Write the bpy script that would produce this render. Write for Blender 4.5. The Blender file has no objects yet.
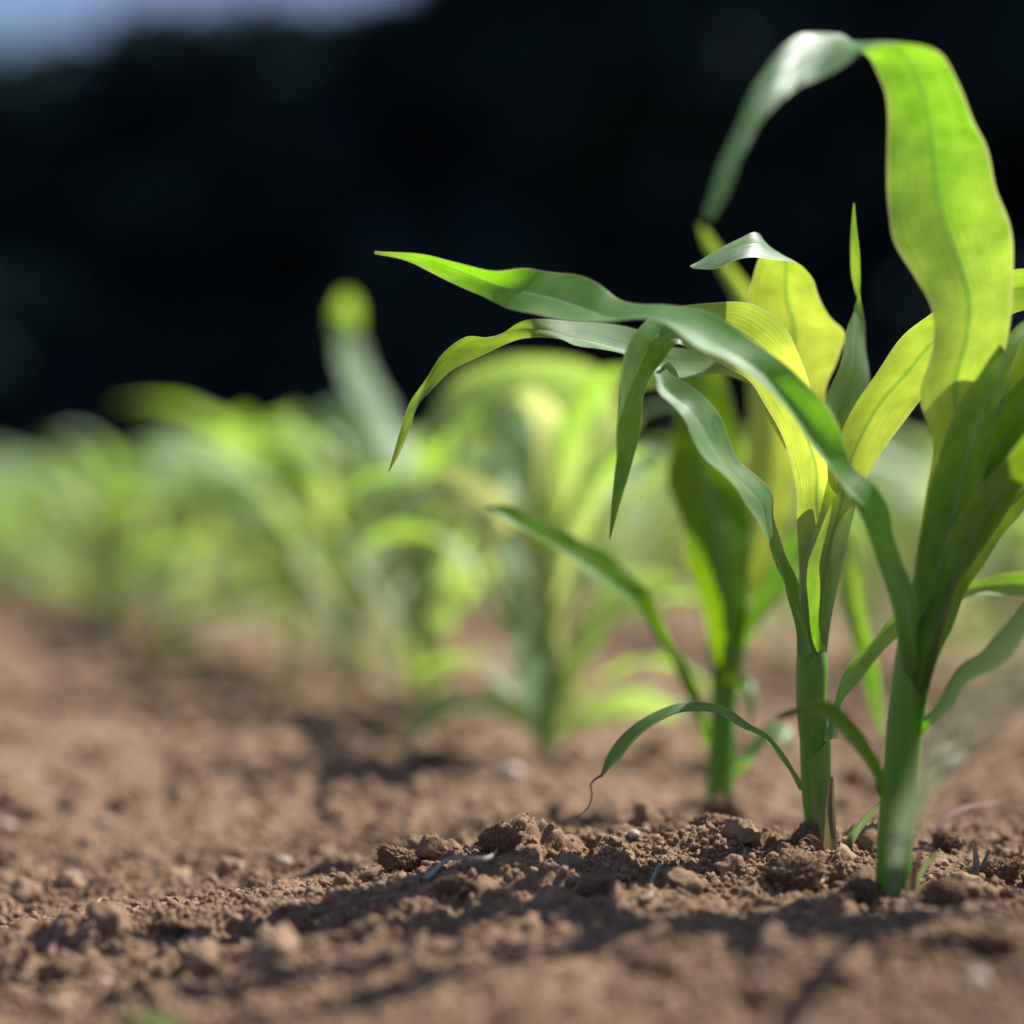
import bpy, math, random
import numpy as np
from mathutils import Vector, Matrix
random.seed(7); RNG = np.random.default_rng(7)
S = bpy.context.scene
COL = S.collection
R = math.radians

# ------------------------------------------------------------------ camera constants
CAM_H = 0.189          # camera height above the soil, metres
FPX = 1024*50/24       # focal length in pixels (50 mm lens, 24 mm square frame)
def W(px, py, d):
    """the point d metres in front of the camera that the photograph shows at pixel px, py"""
    return np.array([(px-512)/FPX*d, d, CAM_H-(py-512)/FPX*d])

# ------------------------------------------------------------------ object helpers
def tag(o, label=None, cat=None, group=None, kind=None):
    if label: o['label'] = label
    if cat: o['category'] = cat
    if group: o['group'] = group
    if kind: o['kind'] = kind
    return o
def empty(name, loc=(0, 0, 0)):
    o = bpy.data.objects.new(name, None); COL.objects.link(o)
    o.location = loc; o.empty_display_size = 0.02
    return o
def link(name, me, mat=None, parent=None, loc=None):
    o = bpy.data.objects.new(name, me); COL.objects.link(o)
    if mat and not me.materials: me.materials.append(mat)
    if parent:
        o.parent = parent
    if loc is not None: o.location = loc
    return o
def mesh_np(name, V, F, smooth=True, uv=None, attrs=None):
    """mesh from numpy verts and an (n, 3) or (n, 4) face array; uv per vertex; attrs = {name: per-vertex floats}"""
    V = np.asarray(V, dtype=np.float32); F = np.asarray(F, dtype=np.int32)
    me = bpy.data.meshes.new(name)
    n, k = F.shape
    me.vertices.add(len(V)); me.vertices.foreach_set('co', V.ravel())
    me.loops.add(n*k); me.loops.foreach_set('vertex_index', F.ravel())
    me.polygons.add(n)
    me.polygons.foreach_set('loop_start', np.arange(n, dtype=np.int32)*k)
    me.polygons.foreach_set('use_smooth', np.full(n, smooth))
    if uv is not None:
        l = me.uv_layers.new(name='UVMap')
        l.data.foreach_set('uv', np.asarray(uv, dtype=np.float32)[F.ravel()].ravel())
    for a, val in (attrs or {}).items():
        at = me.attributes.new(a, 'FLOAT', 'POINT')
        at.data.foreach_set('value', np.asarray(val, dtype=np.float32))
    me.update(); me.validate()
    return me

# ------------------------------------------------------------------ numpy noise
def _h(ix, iy, seed):
    h = (ix.astype(np.int64)*374761393 + iy.astype(np.int64)*668265263 + seed*974634777) & 0xffffffff
    h = ((h ^ (h >> 13))*1274126177) & 0xffffffff
    h = ((h ^ (h >> 16))*2246822519) & 0xffffffff
    return ((h ^ (h >> 15)) & 0xffffff)/float(0xffffff)
def vnoise(x, y, seed=0):
    ix = np.floor(x); iy = np.floor(y); fx = x-ix; fy = y-iy
    fx = fx*fx*fx*(fx*(fx*6-15)+10); fy = fy*fy*fy*(fy*(fy*6-15)+10)
    a = _h(ix, iy, seed); b = _h(ix+1, iy, seed); c = _h(ix, iy+1, seed); d = _h(ix+1, iy+1, seed)
    return ((a*(1-fx)+b*fx)*(1-fy)+(c*(1-fx)+d*fx)*fy)*2-1
def worley(x, y, seed=0):
    ix = np.floor(x); iy = np.floor(y); best = np.full(x.shape, 9.0); hh = np.zeros(x.shape)
    for dx in (-1, 0, 1):
        for dy in (-1, 0, 1):
            cx = ix+dx; cy = iy+dy
            px = cx+_h(cx, cy, seed); py = cy+_h(cx, cy, seed+51)
            d = (px-x)**2+(py-y)**2
            m = d < best
            best = np.where(m, d, best); hh = np.where(m, _h(cx, cy, seed+99), hh)
    return np.sqrt(best), hh

# ------------------------------------------------------------------ materials
class NT:
    def __init__(s, name):
        s.m = bpy.data.materials.new(name); s.m.use_nodes = True
        s.t = s.m.node_tree; s.t.nodes.clear()
    def n(s, typ, ins=None, **kw):
        nd = s.t.nodes.new(typ)
        for k, v in kw.items(): setattr(nd, k, v)
        for k, v in (ins or {}).items():
            if isinstance(v, bpy.types.NodeSocket): s.t.links.new(v, nd.inputs[k])
            else: nd.inputs[k].default_value = v
        return nd
    def math(s, op, a, b=0.0, c=0.0, clamp=False):
        return s.n('ShaderNodeMath', {0: a, 1: b, 2: c}, operation=op, use_clamp=clamp).outputs[0]
    def mixc(s, f, a, b, mode='MIX'):
        nd = s.n('ShaderNodeMix', data_type='RGBA', blend_type=mode)
        for k, v in ((0, f), (6, a), (7, b)):
            if isinstance(v, bpy.types.NodeSocket): s.t.links.new(v, nd.inputs[k])
            else: nd.inputs[k].default_value = v
        return nd.outputs[2]
    def smooth(s, v, a, b, lo=0.0, hi=1.0):
        return s.n('ShaderNodeMapRange', {0: v, 1: a, 2: b, 3: lo, 4: hi}, interpolation_type='SMOOTHSTEP').outputs[0]
    def out(s, sh):
        o = s.n('ShaderNodeOutputMaterial'); s.t.links.new(sh, o.inputs[0]); return s.m
def c4(r, g, b): return (r, g, b, 1)

def leaf_material(name, green=(.145, .27, .135), tgreen=(.150, .365, .002), pale=(.40, .50, .13), tpale=(.68, .79, .08)):
    N = NT(name)
    uv = N.n('ShaderNodeTexCoord').outputs['UV']
    sx = N.n('ShaderNodeSeparateXYZ', {0: uv})
    u, v = sx.outputs[0], sx.outputs[1]
    a = N.math('ABSOLUTE', N.math('MULTIPLY_ADD', u, 2.0, -1.0))
    rib = N.smooth(a, .035, .10, 1, 0)
    cmb = N.n('ShaderNodeCombineXYZ', {0: N.math('MULTIPLY', u, 60.0), 1: N.math('MULTIPLY', v, 6.0)})
    vein = N.n('ShaderNodeTexNoise', {'Vector': cmb.outputs[0], 'Scale': 1.0, 'Detail': 2.0}).outputs[0]
    cm2 = N.n('ShaderNodeCombineXYZ', {0: N.math('MULTIPLY', u, 3.0), 1: N.math('MULTIPLY', v, 22.0)})
    blot = N.n('ShaderNodeTexNoise', {'Vector': cm2.outputs[0], 'Scale': 1.0, 'Detail': 3.0}).outputs[0]
    wave = N.math('SINE', N.math('MULTIPLY', u, 2*math.pi*15))
    stripe = N.math('ADD', N.math('MULTIPLY', wave, .007), N.math('MULTIPLY_ADD', vein, .36, .82))   # ~ .8 .. 1.2
    stripe = N.math('MULTIPLY', stripe, N.math('MULTIPLY_ADD', blot, .5, .75))
    tint = N.n('ShaderNodeAttribute', attribute_name='tint').outputs['Fac']
    dry = N.n('ShaderNodeAttribute', attribute_name='dry').outputs['Fac']
    rnd = N.n('ShaderNodeObjectInfo').outputs['Random']
    tn = N.math('ADD', tint, N.math('MULTIPLY_ADD', blot, .5, -.25), clamp=True)
    refl = N.mixc(tn, c4(*green), c4(*pale))
    refl = N.mixc(rib, refl, c4(.22, .33, .17))
    refl = N.mixc(1.0, refl, N.n('ShaderNodeCombineColor', {0: stripe, 1: stripe, 2: stripe}).outputs[0], 'MULTIPLY')
    tr = N.mixc(tn, c4(*tgreen), c4(*tpale))
    tr = N.mixc(N.math('MULTIPLY', rib, .55), tr, c4(.13, .33, .02))
    tr = N.mixc(1.0, tr, N.n('ShaderNodeCombineColor', {0: stripe, 1: stripe, 2: stripe}).outputs[0], 'MULTIPLY')
    # tiny brown flecks
    fl = N.n('ShaderNodeTexVoronoi', {'Vector': N.n('ShaderNodeTexCoord').outputs['Object'], 'Scale': 70.0}).outputs['Distance']
    fleck = N.math('MULTIPLY', N.smooth(fl, .05, .10, 1, 0), N.smooth(vein, .55, .62))
    refl = N.mixc(N.math('MULTIPLY', fleck, .6), refl, c4(.10, .07, .03)); tr = N.mixc(N.math('MULTIPLY', fleck, .6), tr, c4(.08, .05, .01))
    rim = N.math('MULTIPLY', N.smooth(a, .93, .985), .55)
    refl = N.mixc(rim, refl, c4(.50, .46, .36)); tr = N.mixc(rim, tr, c4(.62, .56, .22))
    refl = N.mixc(dry, refl, c4(.24, .16, .12)); tr = N.mixc(dry, tr, c4(.14, .08, .05))
    hs = N.n('ShaderNodeHueSaturation', {'Hue': N.math('MULTIPLY_ADD', rnd, .02, .49), 'Value': N.math('MULTIPLY_ADD', rnd, .3, .85), 'Color': tr})
    bh = N.math('ADD', N.math('MULTIPLY', wave, .10), N.math('ADD', vein, N.math('MULTIPLY', rib, -1.2)))
    bump = N.n('ShaderNodeBump', {'Strength': .32, 'Distance': .0006, 'Height': bh}).outputs[0]
    df = N.n('ShaderNodeBsdfDiffuse', {'Color': refl, 'Normal': bump}).outputs[0]
    tl = N.n('ShaderNodeBsdfTranslucent', {'Color': hs.outputs[0], 'Normal': bump}).outputs[0]
    body = N.n('ShaderNodeMixShader', {0: .55, 1: df, 2: tl}).outputs[0]
    fr = N.n('ShaderNodeFresnel', {'IOR': 1.48, 'Normal': bump}).outputs[0]
    gl = N.n('ShaderNodeBsdfGlossy', {'Color': c4(.92, .96, 1.0), 'Roughness': N.math('MULTIPLY_ADD', blot, .2, .34), 'Normal': bump}).outputs[0]
    fac = N.math('MINIMUM', N.math('MULTIPLY', fr, .30), .06)
    return N.out(N.n('ShaderNodeMixShader', {0: fac, 1: body, 2: gl}).outputs[0])

def stem_material():
    N = NT('corn_stem')
    uv = N.n('ShaderNodeTexCoord').outputs['UV']; sx = N.n('ShaderNodeSeparateXYZ', {0: uv})
    u, v = sx.outputs[0], sx.outputs[1]
    cmb = N.n('ShaderNodeCombineXYZ', {0: N.math('MULTIPLY', u, 40.0), 1: N.math('MULTIPLY', v, 8.0)})
    no = N.n('ShaderNodeTexNoise', {'Vector': cmb.outputs[0], 'Scale': 1.0, 'Detail': 3.0}).outputs[0]
    tint = N.n('ShaderNodeAttribute', attribute_name='tint').outputs['Fac']
    dry = N.n('ShaderNodeAttribute', attribute_name='dry').outputs['Fac']
    base = N.mixc(N.smooth(no, .3, .7), c4(.060, .20, .010), c4(.095, .27, .018))
    base = N.mixc(tint, base, c4(.24, .38, .09))
    base = N.mixc(dry, base, N.mixc(N.smooth(no, .4, .6), c4(.45, .38, .36), c4(.22, .15, .12)))
    bump = N.n('ShaderNodeBump', {'Strength': .3, 'Distance': .0007, 'Height': no}).outputs[0]
    pr = N.n('ShaderNodeBsdfPrincipled', {'Base Color': base, 'Roughness': .34, 'Specular IOR Level': .3, 'Normal': bump,
                                          'Subsurface Weight': .3, 'Subsurface Radius': (.004, .006, .001), 'Subsurface Scale': 1.0}).outputs[0]
    return N.out(pr)

def soil_material(name='soil', grain=True, tone=1.0):
    N = NT(name)
    P = N.n('ShaderNodeNewGeometry').outputs['Position']
    n1 = N.n('ShaderNodeTexNoise', {'Vector': P, 'Scale': 9.0, 'Detail': 6.0, 'Roughness': .65}).outputs[0]
    n2 = N.n('ShaderNodeTexNoise', {'Vector': P, 'Scale': 140.0, 'Detail': 6.0, 'Roughness': .7}).outputs[0]
    n3 = N.n('ShaderNodeTexNoise', {'Vector': P, 'Scale': 900.0, 'Detail': 3.0, 'Roughness': .7}).outputs[0]
    n4 = N.n('ShaderNodeTexNoise', {'Vector': P, 'Scale': 2.2, 'Detail': 3.0}).outputs[0]
    a = tuple(tone*x for x in (.160, .092, .055)); b = tuple(tone*x for x in (.262, .168, .106))
    col = N.mixc(N.smooth(n1, .3, .7), c4(*a), c4(*b))
    col = N.mixc(N.smooth(n2, .35, .75), col, c4(tone*.38, tone*.255, tone*.165))
    col = N.mixc(N.math('MULTIPLY', N.smooth(n3, .60, .40), .60), col, c4(.060, .031, .019))
    col = N.mixc(N.math('MULTIPLY', N.smooth(n4, .45, .65), .35), col, c4(tone*.26, tone*.155, tone*.10))
    rnd = N.n('ShaderNodeAttribute', attribute_name='shade').outputs['Fac']
    col = N.mixc(N.math('MULTIPLY', rnd, .8), col, c4(.42, .30, .20))
    bh = N.math('ADD', N.math('MULTIPLY', n3, .45), n2)
    bump = N.n('ShaderNodeBump', {'Strength': .8, 'Distance': .0016, 'Height': bh}).outputs[0]
    pr = N.n('ShaderNodeBsdfPrincipled', {'Base Color': col, 'Roughness': .95, 'Specular IOR Level': .15, 'Normal': bump}).outputs[0]
    return N.out(pr)

def simple_material(name, c1, c2, scale, rough=.7, bump=.4, dist=.001, trans=None):
    N = NT(name)
    P = N.n('ShaderNodeTexCoord').outputs['Object']
    n = N.n('ShaderNodeTexNoise', {'Vector': P, 'Scale': scale, 'Detail': 5.0, 'Roughness': .6}).outputs[0]
    col = N.mixc(N.smooth(n, .3, .7), c4(*c1), c4(*c2))
    b = N.n('ShaderNodeBump', {'Strength': bump, 'Distance': dist, 'Height': n}).outputs[0]
    sh = N.n('ShaderNodeBsdfPrincipled', {'Base Color': col, 'Roughness': rough, 'Specular IOR Level': .3, 'Normal': b}).outputs[0]
    if trans:
        tl = N.n('ShaderNodeBsdfTranslucent', {'Color': c4(*trans)}).outputs[0]
        sh = N.n('ShaderNodeMixShader', {0: .35, 1: sh, 2: tl}).outputs[0]
    return N.out(sh)

LEAF = leaf_material('corn_leaf')
LEAF_DARK = leaf_material('corn_leaf_dark', green=(.060, .185, .012), tgreen=(.20, .41, .003), pale=(.30, .40, .12), tpale=(.50, .62, .06))  # darker green: partly leaf variation, partly the leaves' shade put into the colour
LEAF_MID = leaf_material('corn_leaf_mid', green=(.12, .25, .085), tgreen=(.20, .46, .003), pale=(.30, .40, .12), tpale=(.50, .62, .06))
LEAF_GREY = leaf_material('corn_leaf_grey', green=(.22, .28, .23), tgreen=(.13, .18, .11), pale=(.3, .4, .2), tpale=(.3, .4, .2))  # greyer leaf; its sunlit waxy sheen is partly put into the colour
STEM = stem_material()
LEAF_FIELD = leaf_material('corn_leaf_field', green=(.25, .36, .25), tgreen=(.34, .58, .03), pale=(.54, .60, .32), tpale=(.84, .86, .32))  # same leaf made paler; sunlit sheen of the rows painted into the colour
SOIL = soil_material()
CLOD = soil_material('soil_clods', tone=1.0)
PEBBLE = simple_material('pebble_stone', (.28, .22, .17), (.46, .37, .30), 160, .6)
STRAW = simple_material('dry_straw', (.15, .13, .11), (.32, .27, .22), 220, .7)
DRYTIP = simple_material('withered_tip', (.10, .055, .045), (.20, .11, .085), 300, .7)
GRASS = leaf_material('grass_blade', green=(.16, .22, .11), tgreen=(.13, .20, .05), pale=(.36, .38, .22), tpale=(.34, .38, .16))
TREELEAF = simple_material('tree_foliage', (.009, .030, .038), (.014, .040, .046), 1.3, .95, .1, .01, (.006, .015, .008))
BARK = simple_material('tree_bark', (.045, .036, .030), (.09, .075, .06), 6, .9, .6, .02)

# ------------------------------------------------------------------ leaves
def hermite(P, ts, tq):
    """C1 interpolation of the rows of P given at ts, read at tq"""
    P = np.asarray(P, float); n = len(P)
    M = np.zeros_like(P)
    d = (P[1:]-P[:-1])/(ts[1:]-ts[:-1])[:, None]
    M[0] = d[0]; M[-1] = d[-1]
    for i in range(1, n-1):
        h0 = ts[i]-ts[i-1]; h1 = ts[i+1]-ts[i]
        M[i] = (d[i-1]*h1+d[i]*h0)/(h0+h1)
    k = np.clip(np.searchsorted(ts, tq, side='right')-1, 0, n-2)
    h = (ts[k+1]-ts[k]); s = (tq-ts[k])/h; s2 = s*s; s3 = s2*s
    a = (2*s3-3*s2+1)[:, None]; b = (s3-2*s2+s)[:, None]; c = (-2*s3+3*s2)[:, None]; e = (s3-s2)[:, None]
    return a*P[k]+b*M[k]*h[:, None]+c*P[k+1]+e*M[k+1]*h[:, None]

def blade_mesh(name, Lp, Rp, fold, tint, dry, nu=13, nv=None, wavy=.0012, seed=0, sag=0.0):
    Lp = np.asarray(Lp, float); Rp = np.asarray(Rp, float)
    mid = (Lp+Rp)/2
    seg = .5*np.linalg.norm(np.diff(Lp, axis=0), axis=1)+.5*np.linalg.norm(np.diff(Rp, axis=0), axis=1)
    ts = np.concatenate([[0], np.cumsum(np.maximum(seg, 1e-5))])
    length = ts[-1]
    nv = nv or max(24, int(length/.0035))
    tq = np.linspace(0, length, nv)
    D = np.hstack([Lp, Rp, np.c_[fold, tint, dry]])
    Q = hermite(D, ts, tq)
    L, Rr, fo, ti, dr = Q[:, :3], Q[:, 3:6], Q[:, 6], Q[:, 7], Q[:, 8]
    m = (L+Rr)/2
    T = np.gradient(m, axis=0); T /= np.linalg.norm(T, axis=1)[:, None]+1e-12
    Wv = Rr-L; wl = np.linalg.norm(Wv, axis=1)
    Nn = np.cross(T, Wv); nl = np.linalg.norm(Nn, axis=1)[:, None]
    Nn = Nn/(nl+1e-9)
    for _ in range(3):                                   # keep the fold direction steady through twists
        Nn[1:-1] = (Nn[:-2]+Nn[1:-1]*2+Nn[2:])/4
    us = np.linspace(-1, 1, nu)
    V = np.zeros((nv, nu, 3)); UV = np.zeros((nv, nu, 2))
    rs = np.random.default_rng(seed); ph = rs.uniform(0, 6.28, 6)
    for j, u in enumerate(us):
        f = (u+1)/2
        prof = 1-abs(u)**1.25
        w = wavy*abs(u)**2*np.minimum(1, wl/.03)*(np.sin(tq*95+ph[0]+(1.9 if u > 0 else 0))+.7*np.sin(tq*171+ph[1]+(3.1 if u > 0 else .4)))
        w = w+.0006*np.sin(tq*60+u*3+ph[2])*np.minimum(1, wl/.03)
        V[:, j] = L*(1-f)+Rr*f+Nn*(fo*prof+w)[:, None]
        UV[:, j, 0] = f; UV[:, j, 1] = tq*3
    idx = np.arange(nv*nu).reshape(nv, nu)
    F = np.stack([idx[:-1, :-1], idx[:-1, 1:], idx[1:, 1:], idx[1:, :-1]], -1).reshape(-1, 4)
    return mesh_np(name, V.reshape(-1, 3), F, True, UV.reshape(-1, 2),
                   {'tint': np.clip(np.repeat(ti, nu), 0, 1), 'dry': np.clip(np.repeat(dr, nu), 0, 1)})

DEPTH_SCALE = {}
def traced_leaf(root, st, label=None, name='leaf', mat=None, wavy=.0010, seed=0):
    """st: stations from base to tip (lx, ly, rx, ry, depth, right edge's extra depth, fold, tint, dry)"""
    Lp, Rp, fo, ti, dr = [], [], [], [], []
    for s in st:
        lx, ly, rx, ry, d, e = s[:6]
        d *= DEPTH_SCALE.get(root.name, 1)
        Lp.append(W(lx, ly, d-e/2)); Rp.append(W(rx, ry, d+e/2))
        fo.append(s[6] if len(s) > 6 else .003); ti.append(s[7] if len(s) > 7 else .2); dr.append(s[8] if len(s) > 8 else 0)
    o0 = np.array(root.location)
    me = blade_mesh(name, np.array(Lp)-o0, np.array(Rp)-o0, fo, ti, dr, wavy=wavy, seed=seed)
    o = link(name, me, mat or LEAF, root)
    if label: o['label'] = label
    return o

def tube_mesh(name, pts, radii, nseg=20, tint=None, dry=None, flat=1.0, nper=10, cap=True, slant=None, wob=.0):
    """tapered tube along 3-D points; slant = (side angle, metres) lifts the top rim on one side"""
    pts = np.asarray(pts, float); n = len(pts)
    seg = np.linalg.norm(np.diff(pts, axis=0), axis=1); ts = np.concatenate([[0], np.cumsum(seg)])
    tq = np.linspace(0, ts[-1], max(4, nper*(n-1)))
    D = np.c_[pts, radii, tint if tint is not None else np.zeros(n), dry if dry is not None else np.zeros(n)]
    Q = hermite(D, ts, tq); P = Q[:, :3]; r = np.maximum(Q[:, 3], 1e-5)
    T = np.gradient(P, axis=0); T /= np.linalg.norm(T, axis=1)[:, None]+1e-12
    ref = np.array([1., 0, 0]) if abs(T[0, 0]) < .8 else np.array([0, 1., 0])
    V, UV, ti, dr = [], [], [], []
    for i in range(len(P)):
        A = ref-T[i]*ref.dot(T[i]); A /= np.linalg.norm(A); ref = A
        B = np.cross(T[i], A)
        for k in range(nseg+1):
            th = 2*math.pi*k/nseg
            rr = r[i]*(1+wob*math.sin(2*th+i*.13)+wob*.6*math.sin(5*th))
            p = P[i]+A*rr*math.cos(th)+B*rr*flat*math.sin(th)
            if slant: p = p+T[i]*slant[1]*(i/(len(P)-1))**2*math.cos(th-slant[0])
            V.append(p); UV.append((k/nseg, tq[i]*3)); ti.append(Q[i, 4]); dr.append(Q[i, 5])
    m = nseg+1; idx = np.arange(len(P)*m).reshape(len(P), m)
    F = np.stack([idx[:-1, :-1], idx[:-1, 1:], idx[1:, 1:], idx[1:, :-1]], -1).reshape(-1, 4)
    return mesh_np(name, V, F, True, UV, {'tint': np.clip(ti, 0, 1), 'dry': np.clip(dr, 0, 1)})

def traced_tube(root, st, name='stem', mat=None, slant=None, flat=1.0, wob=.02):
    """st: (px, py, width in pixels, depth, tint, dry) from the ground up"""
    o0 = np.array(root.location)
    k = DEPTH_SCALE.get(root.name, 1)
    P = [W(s[0], s[1], s[3]*k)-o0 for s in st]
    r = [s[2]/2/FPX*s[3]*k for s in st]
    me = tube_mesh(name, P, r, tint=[s[4] if len(s) > 4 else 0 for s in st], dry=[s[5] if len(s) > 5 else 0 for s in st], slant=slant, flat=flat, wob=wob)
    return link(name, me, mat or STEM, root)

# ------------------------------------------------------------------ soil
def ridge(x, y):
    yc = 1.10+np.clip(x, -.5, .5)*.30
    hh = .004+.008*np.clip((x+.28)/.35, 0, 1)
    hh = hh*(1-.55*np.clip((x-.08)/.08, 0, 1))
    z = (hh+.005*np.clip((.0-x)/.2, 0, 1))*np.exp(-((y-yc)/.075)**2)
    f = np.clip((.05-x)/.33, 0, 1); f = f*f*(3-2*f); q = np.clip((y-1.12)/.55, 0, 1); q = q*q*(3-2*q)
    z = z-.027*f*(1-q)
    z = z-.006*np.exp(-((y-yc-.19)/.10)**2)
    for bx, by, bh in ((.163, 1.122, .0055), (.135, 1.385, .005), (.187, 1.04, .002)):
        z = z+bh*np.exp(-((x-bx)**2+(y-by)**2)/.055**2)
    for bx, by, bh, br in ((.012, 1.11, .016, .020), (.045, 1.09, .008, .020), (.155, 1.075, .008, .024), (.105, 1.12, .007, .018), (-.045, 1.12, .007, .022), (.225, 1.10, .008, .022), (-.20, 1.02, .006, .03), (.08, 1.22, .008, .025), (-.11, .95, .005, .03), (.07, .93, .006, .03), (.2, .93, .007, .03)):
        z = z+bh*np.exp(-((x-bx)**2+((y-by)/.8)**2)/br**2)
    return z
def ground_z(x, y, res=None):
    """soil height; res = local sample spacing, which fades out detail the sheet cannot carry"""
    x = np.asarray(x, float); y = np.asarray(y, float)
    res = np.zeros_like(x) if res is None else res
    def k(wl): return np.clip((wl/np.maximum(res, 1e-6)-2.0)/2.0, 0, 1)
    z = ridge(x, y)
    z = z+.010*vnoise(x*2.3, y*2.3, 1)*np.clip((y-1.3)/2, 0, 1)*k(.4)
    z = z+.0042*vnoise(x*14, y*14, 2)*k(.07)
    rough = .25+.75*np.clip(vnoise(x*7+3, y*7, 31)*1.2+.55, 0, 1)
    d, hh = worley(x*42+.4*vnoise(x*60, y*60, 7), y*42+.4*vnoise(x*60, y*60, 8), 11)
    z = z+.0115*(np.clip(.78-d, 0, 1)**.7)*(hh-.30)*rough*k(.024)
    d, hh = worley(x*110, y*110, 12)
    z = z+.0074*(np.clip(.8-d, 0, 1)**.6)*(hh-.12)*(.4+.6*rough)*k(.009)
    d, hh = worley(x*250, y*250, 13)
    z = z+.0022*(np.clip(.8-d, 0, 1)**.6)*hh*k(.004)
    z = z+.0022*vnoise(x*75, y*75, 5)*k(.013)+.0009*vnoise(x*300, y*300, 6)*k(.0033)
    pit = np.clip(vnoise(x*52, y*52, 41)+.5*vnoise(x*120, y*120, 42)-.28, 0, 1)
    z = z-.0125*pit*k(.02)
    return z-.0012

def axis(core0, core1, step, growth, far0, far1, mx=12.0):
    a = list(np.arange(core0, core1, step))
    s = step; p = a[-1]
    while p < far1:
        s = min(s*growth, mx); p += s; a.append(p)
    s = step; p = core0; pre = []
    while p > far0:
        s = min(s*growth, mx); p -= s; pre.append(p)
    return np.array(pre[::-1]+a)
xs = axis(-.33, .33, .00095, 1.022, -150, 150)
ys = axis(.74, 1.34, .0010, 1.0085, -20, 260)
X, Y = np.meshgrid(xs, ys)
rx = np.gradient(xs); ry = np.gradient(ys)
RES = np.maximum(*np.meshgrid(rx, ry))
Zg = ground_z(X, Y, RES)
idx = np.arange(X.size).reshape(X.shape)
F = np.stack([idx[:-1, :-1], idx[:-1, 1:], idx[1:, 1:], idx[1:, :-1]], -1).reshape(-1, 4)
g = link('ground', mesh_np('ground', np.stack([X, Y, Zg], -1).reshape(-1, 3), F, True), SOIL)
tag(g, 'dry reddish brown tilled soil of the field', 'soil', kind='structure')
del X, Y, Zg, RES, idx, F

def gz(x, y): return float(ground_z(np.array([x]), np.array([y]))[0])
def on_ground(px, py):
    """where the line of sight through a pixel meets the soil"""
    d = CAM_H*FPX/(py-512)
    for _ in range(6):
        d = (CAM_H-gz((px-512)/FPX*d, d))*FPX/(py-512)
    p = W(px, py, d)
    return (float(p[0]), float(p[1]), gz(p[0], p[1]))

# lumps
def ico(sub):
    import bmesh
    bm = bmesh.new(); bmesh.ops.create_icosphere(bm, subdivisions=sub, radius=1)
    V = np.array([v.co[:] for v in bm.verts]); F = np.array([[v.index for v in f.verts] for f in bm.faces]); bm.free()
    return V, F
def lumpy(V, seed, amp, freq):
    o = seed*7.31
    n = vnoise(V[:, 0]*freq+o, V[:, 1]*freq+V[:, 2]*freq*.7, seed)+.6*vnoise(V[:, 1]*freq*2.1+o, V[:, 2]*freq*2.1-V[:, 0]*freq, seed+1)+.35*vnoise(V[:, 2]*freq*4.3+o, V[:, 0]*freq*4.3+V[:, 1]*freq*3, seed+2)
    return V*(1+amp*n)[:, None]
def chip(V, seed, n=9, lo=.55, hi=.9):
    g = np.random.default_rng(seed); V = V.copy()
    for _ in range(n):
        d = g.normal(size=3); d /= np.linalg.norm(d); h = g.uniform(lo, hi)
        V -= d*np.maximum(0, V@d-h)[:, None]*.92
    return V
def rand_rot(rng, n):
    q = rng.normal(size=(n, 4)); q /= np.linalg.norm(q, axis=1)[:, None]
    w, x, y, z = q.T
    return np.stack([np.stack([1-2*(y*y+z*z), 2*(x*y-z*w), 2*(x*z+y*w)], -1), np.stack([2*(x*y+z*w), 1-2*(x*x+z*z), 2*(y*z-x*w)], -1), np.stack([2*(x*z-y*w), 2*(y*z+x*w), 1-2*(x*x+y*y)], -1)], 1)
V2, F2_ = ico(3); V1, F1 = ico(2); V0, F0 = ico(1)
def scatter(name, n, xr, yr, size, tmpl, Ft, expo, seed, sink=.25, clump=True, rough=False):
    rng = np.random.default_rng(seed)
    y = rng.uniform(yr[0], yr[1], n*2)
    x = rng.uniform(-1, 1, n*2)*(xr+y*.0)
    if clump:
        keep = rng.uniform(0, 1, n*2) < np.clip(.55+.9*vnoise(x*9+2, y*9, 77), .10, 1)
        x = x[keep][:n]; y = y[keep][:n]
    n = len(x)
    s = size[0]+(size[1]-size[0])*rng.uniform(0, 1, n)**expo
    z = ground_z(x, y)
    Rm = rand_rot(rng, n); sc = rng.uniform(.65, 1.2, (n, 3))*s[:, None]
    T = [lumpy(tmpl, 100+k, .30, 1.7) for k in range(8)]
    if rough: T = [lumpy(lumpy(lumpy(chip(t, 50+k), 140+k, .12, 5), 160+k, .09, 11), 180+k, .05, 20) for k, t in enumerate(T)]
    Vt = np.stack([T[k] for k in rng.integers(0, 8, n)])
    Vt = np.einsum('nij,nkj->nki', Rm, Vt*sc[:, None, :])
    Vt += np.stack([x, y, z+s*(.9-sink*2)*.5], -1)[:, None, :]
    nv = tmpl.shape[0]
    Fa = (Ft[None]+(np.arange(n)*nv)[:, None, None]).reshape(-1, 3)
    sh = np.repeat(np.clip(rng.normal(.10, .22, n), 0, 1), nv)
    return mesh_np(name, Vt.reshape(-1, 3), Fa, True, None, {'shade': sh})
c = link('soil_crumbs', scatter('soil_crumbs', 70000, .34, (.74, 1.35), (.0007, .0030), V0, F0, 2.4, 3), CLOD)
tag(c, 'fine crumbs of dry brown soil lying all over the field', 'soil crumbs', kind='stuff')
c = link('soil_granules', scatter('soil_granules', 1500, .62, (.70, 2.4), (.0030, .0125), V2, F2_, 3.4, 4, rough=True), CLOD)
tag(c, 'coarser brown soil granules strewn between the corn rows', 'soil crumbs', kind='stuff')
c = link('soil_lumps', scatter('soil_lumps', 2600, 3.2, (1.9, 11), (.006, .026), V0, F0, 3.0, 5, clump=False), CLOD)
tag(c, 'blurred lumps of dry soil farther out in the field', 'soil lumps', kind='stuff')

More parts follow.
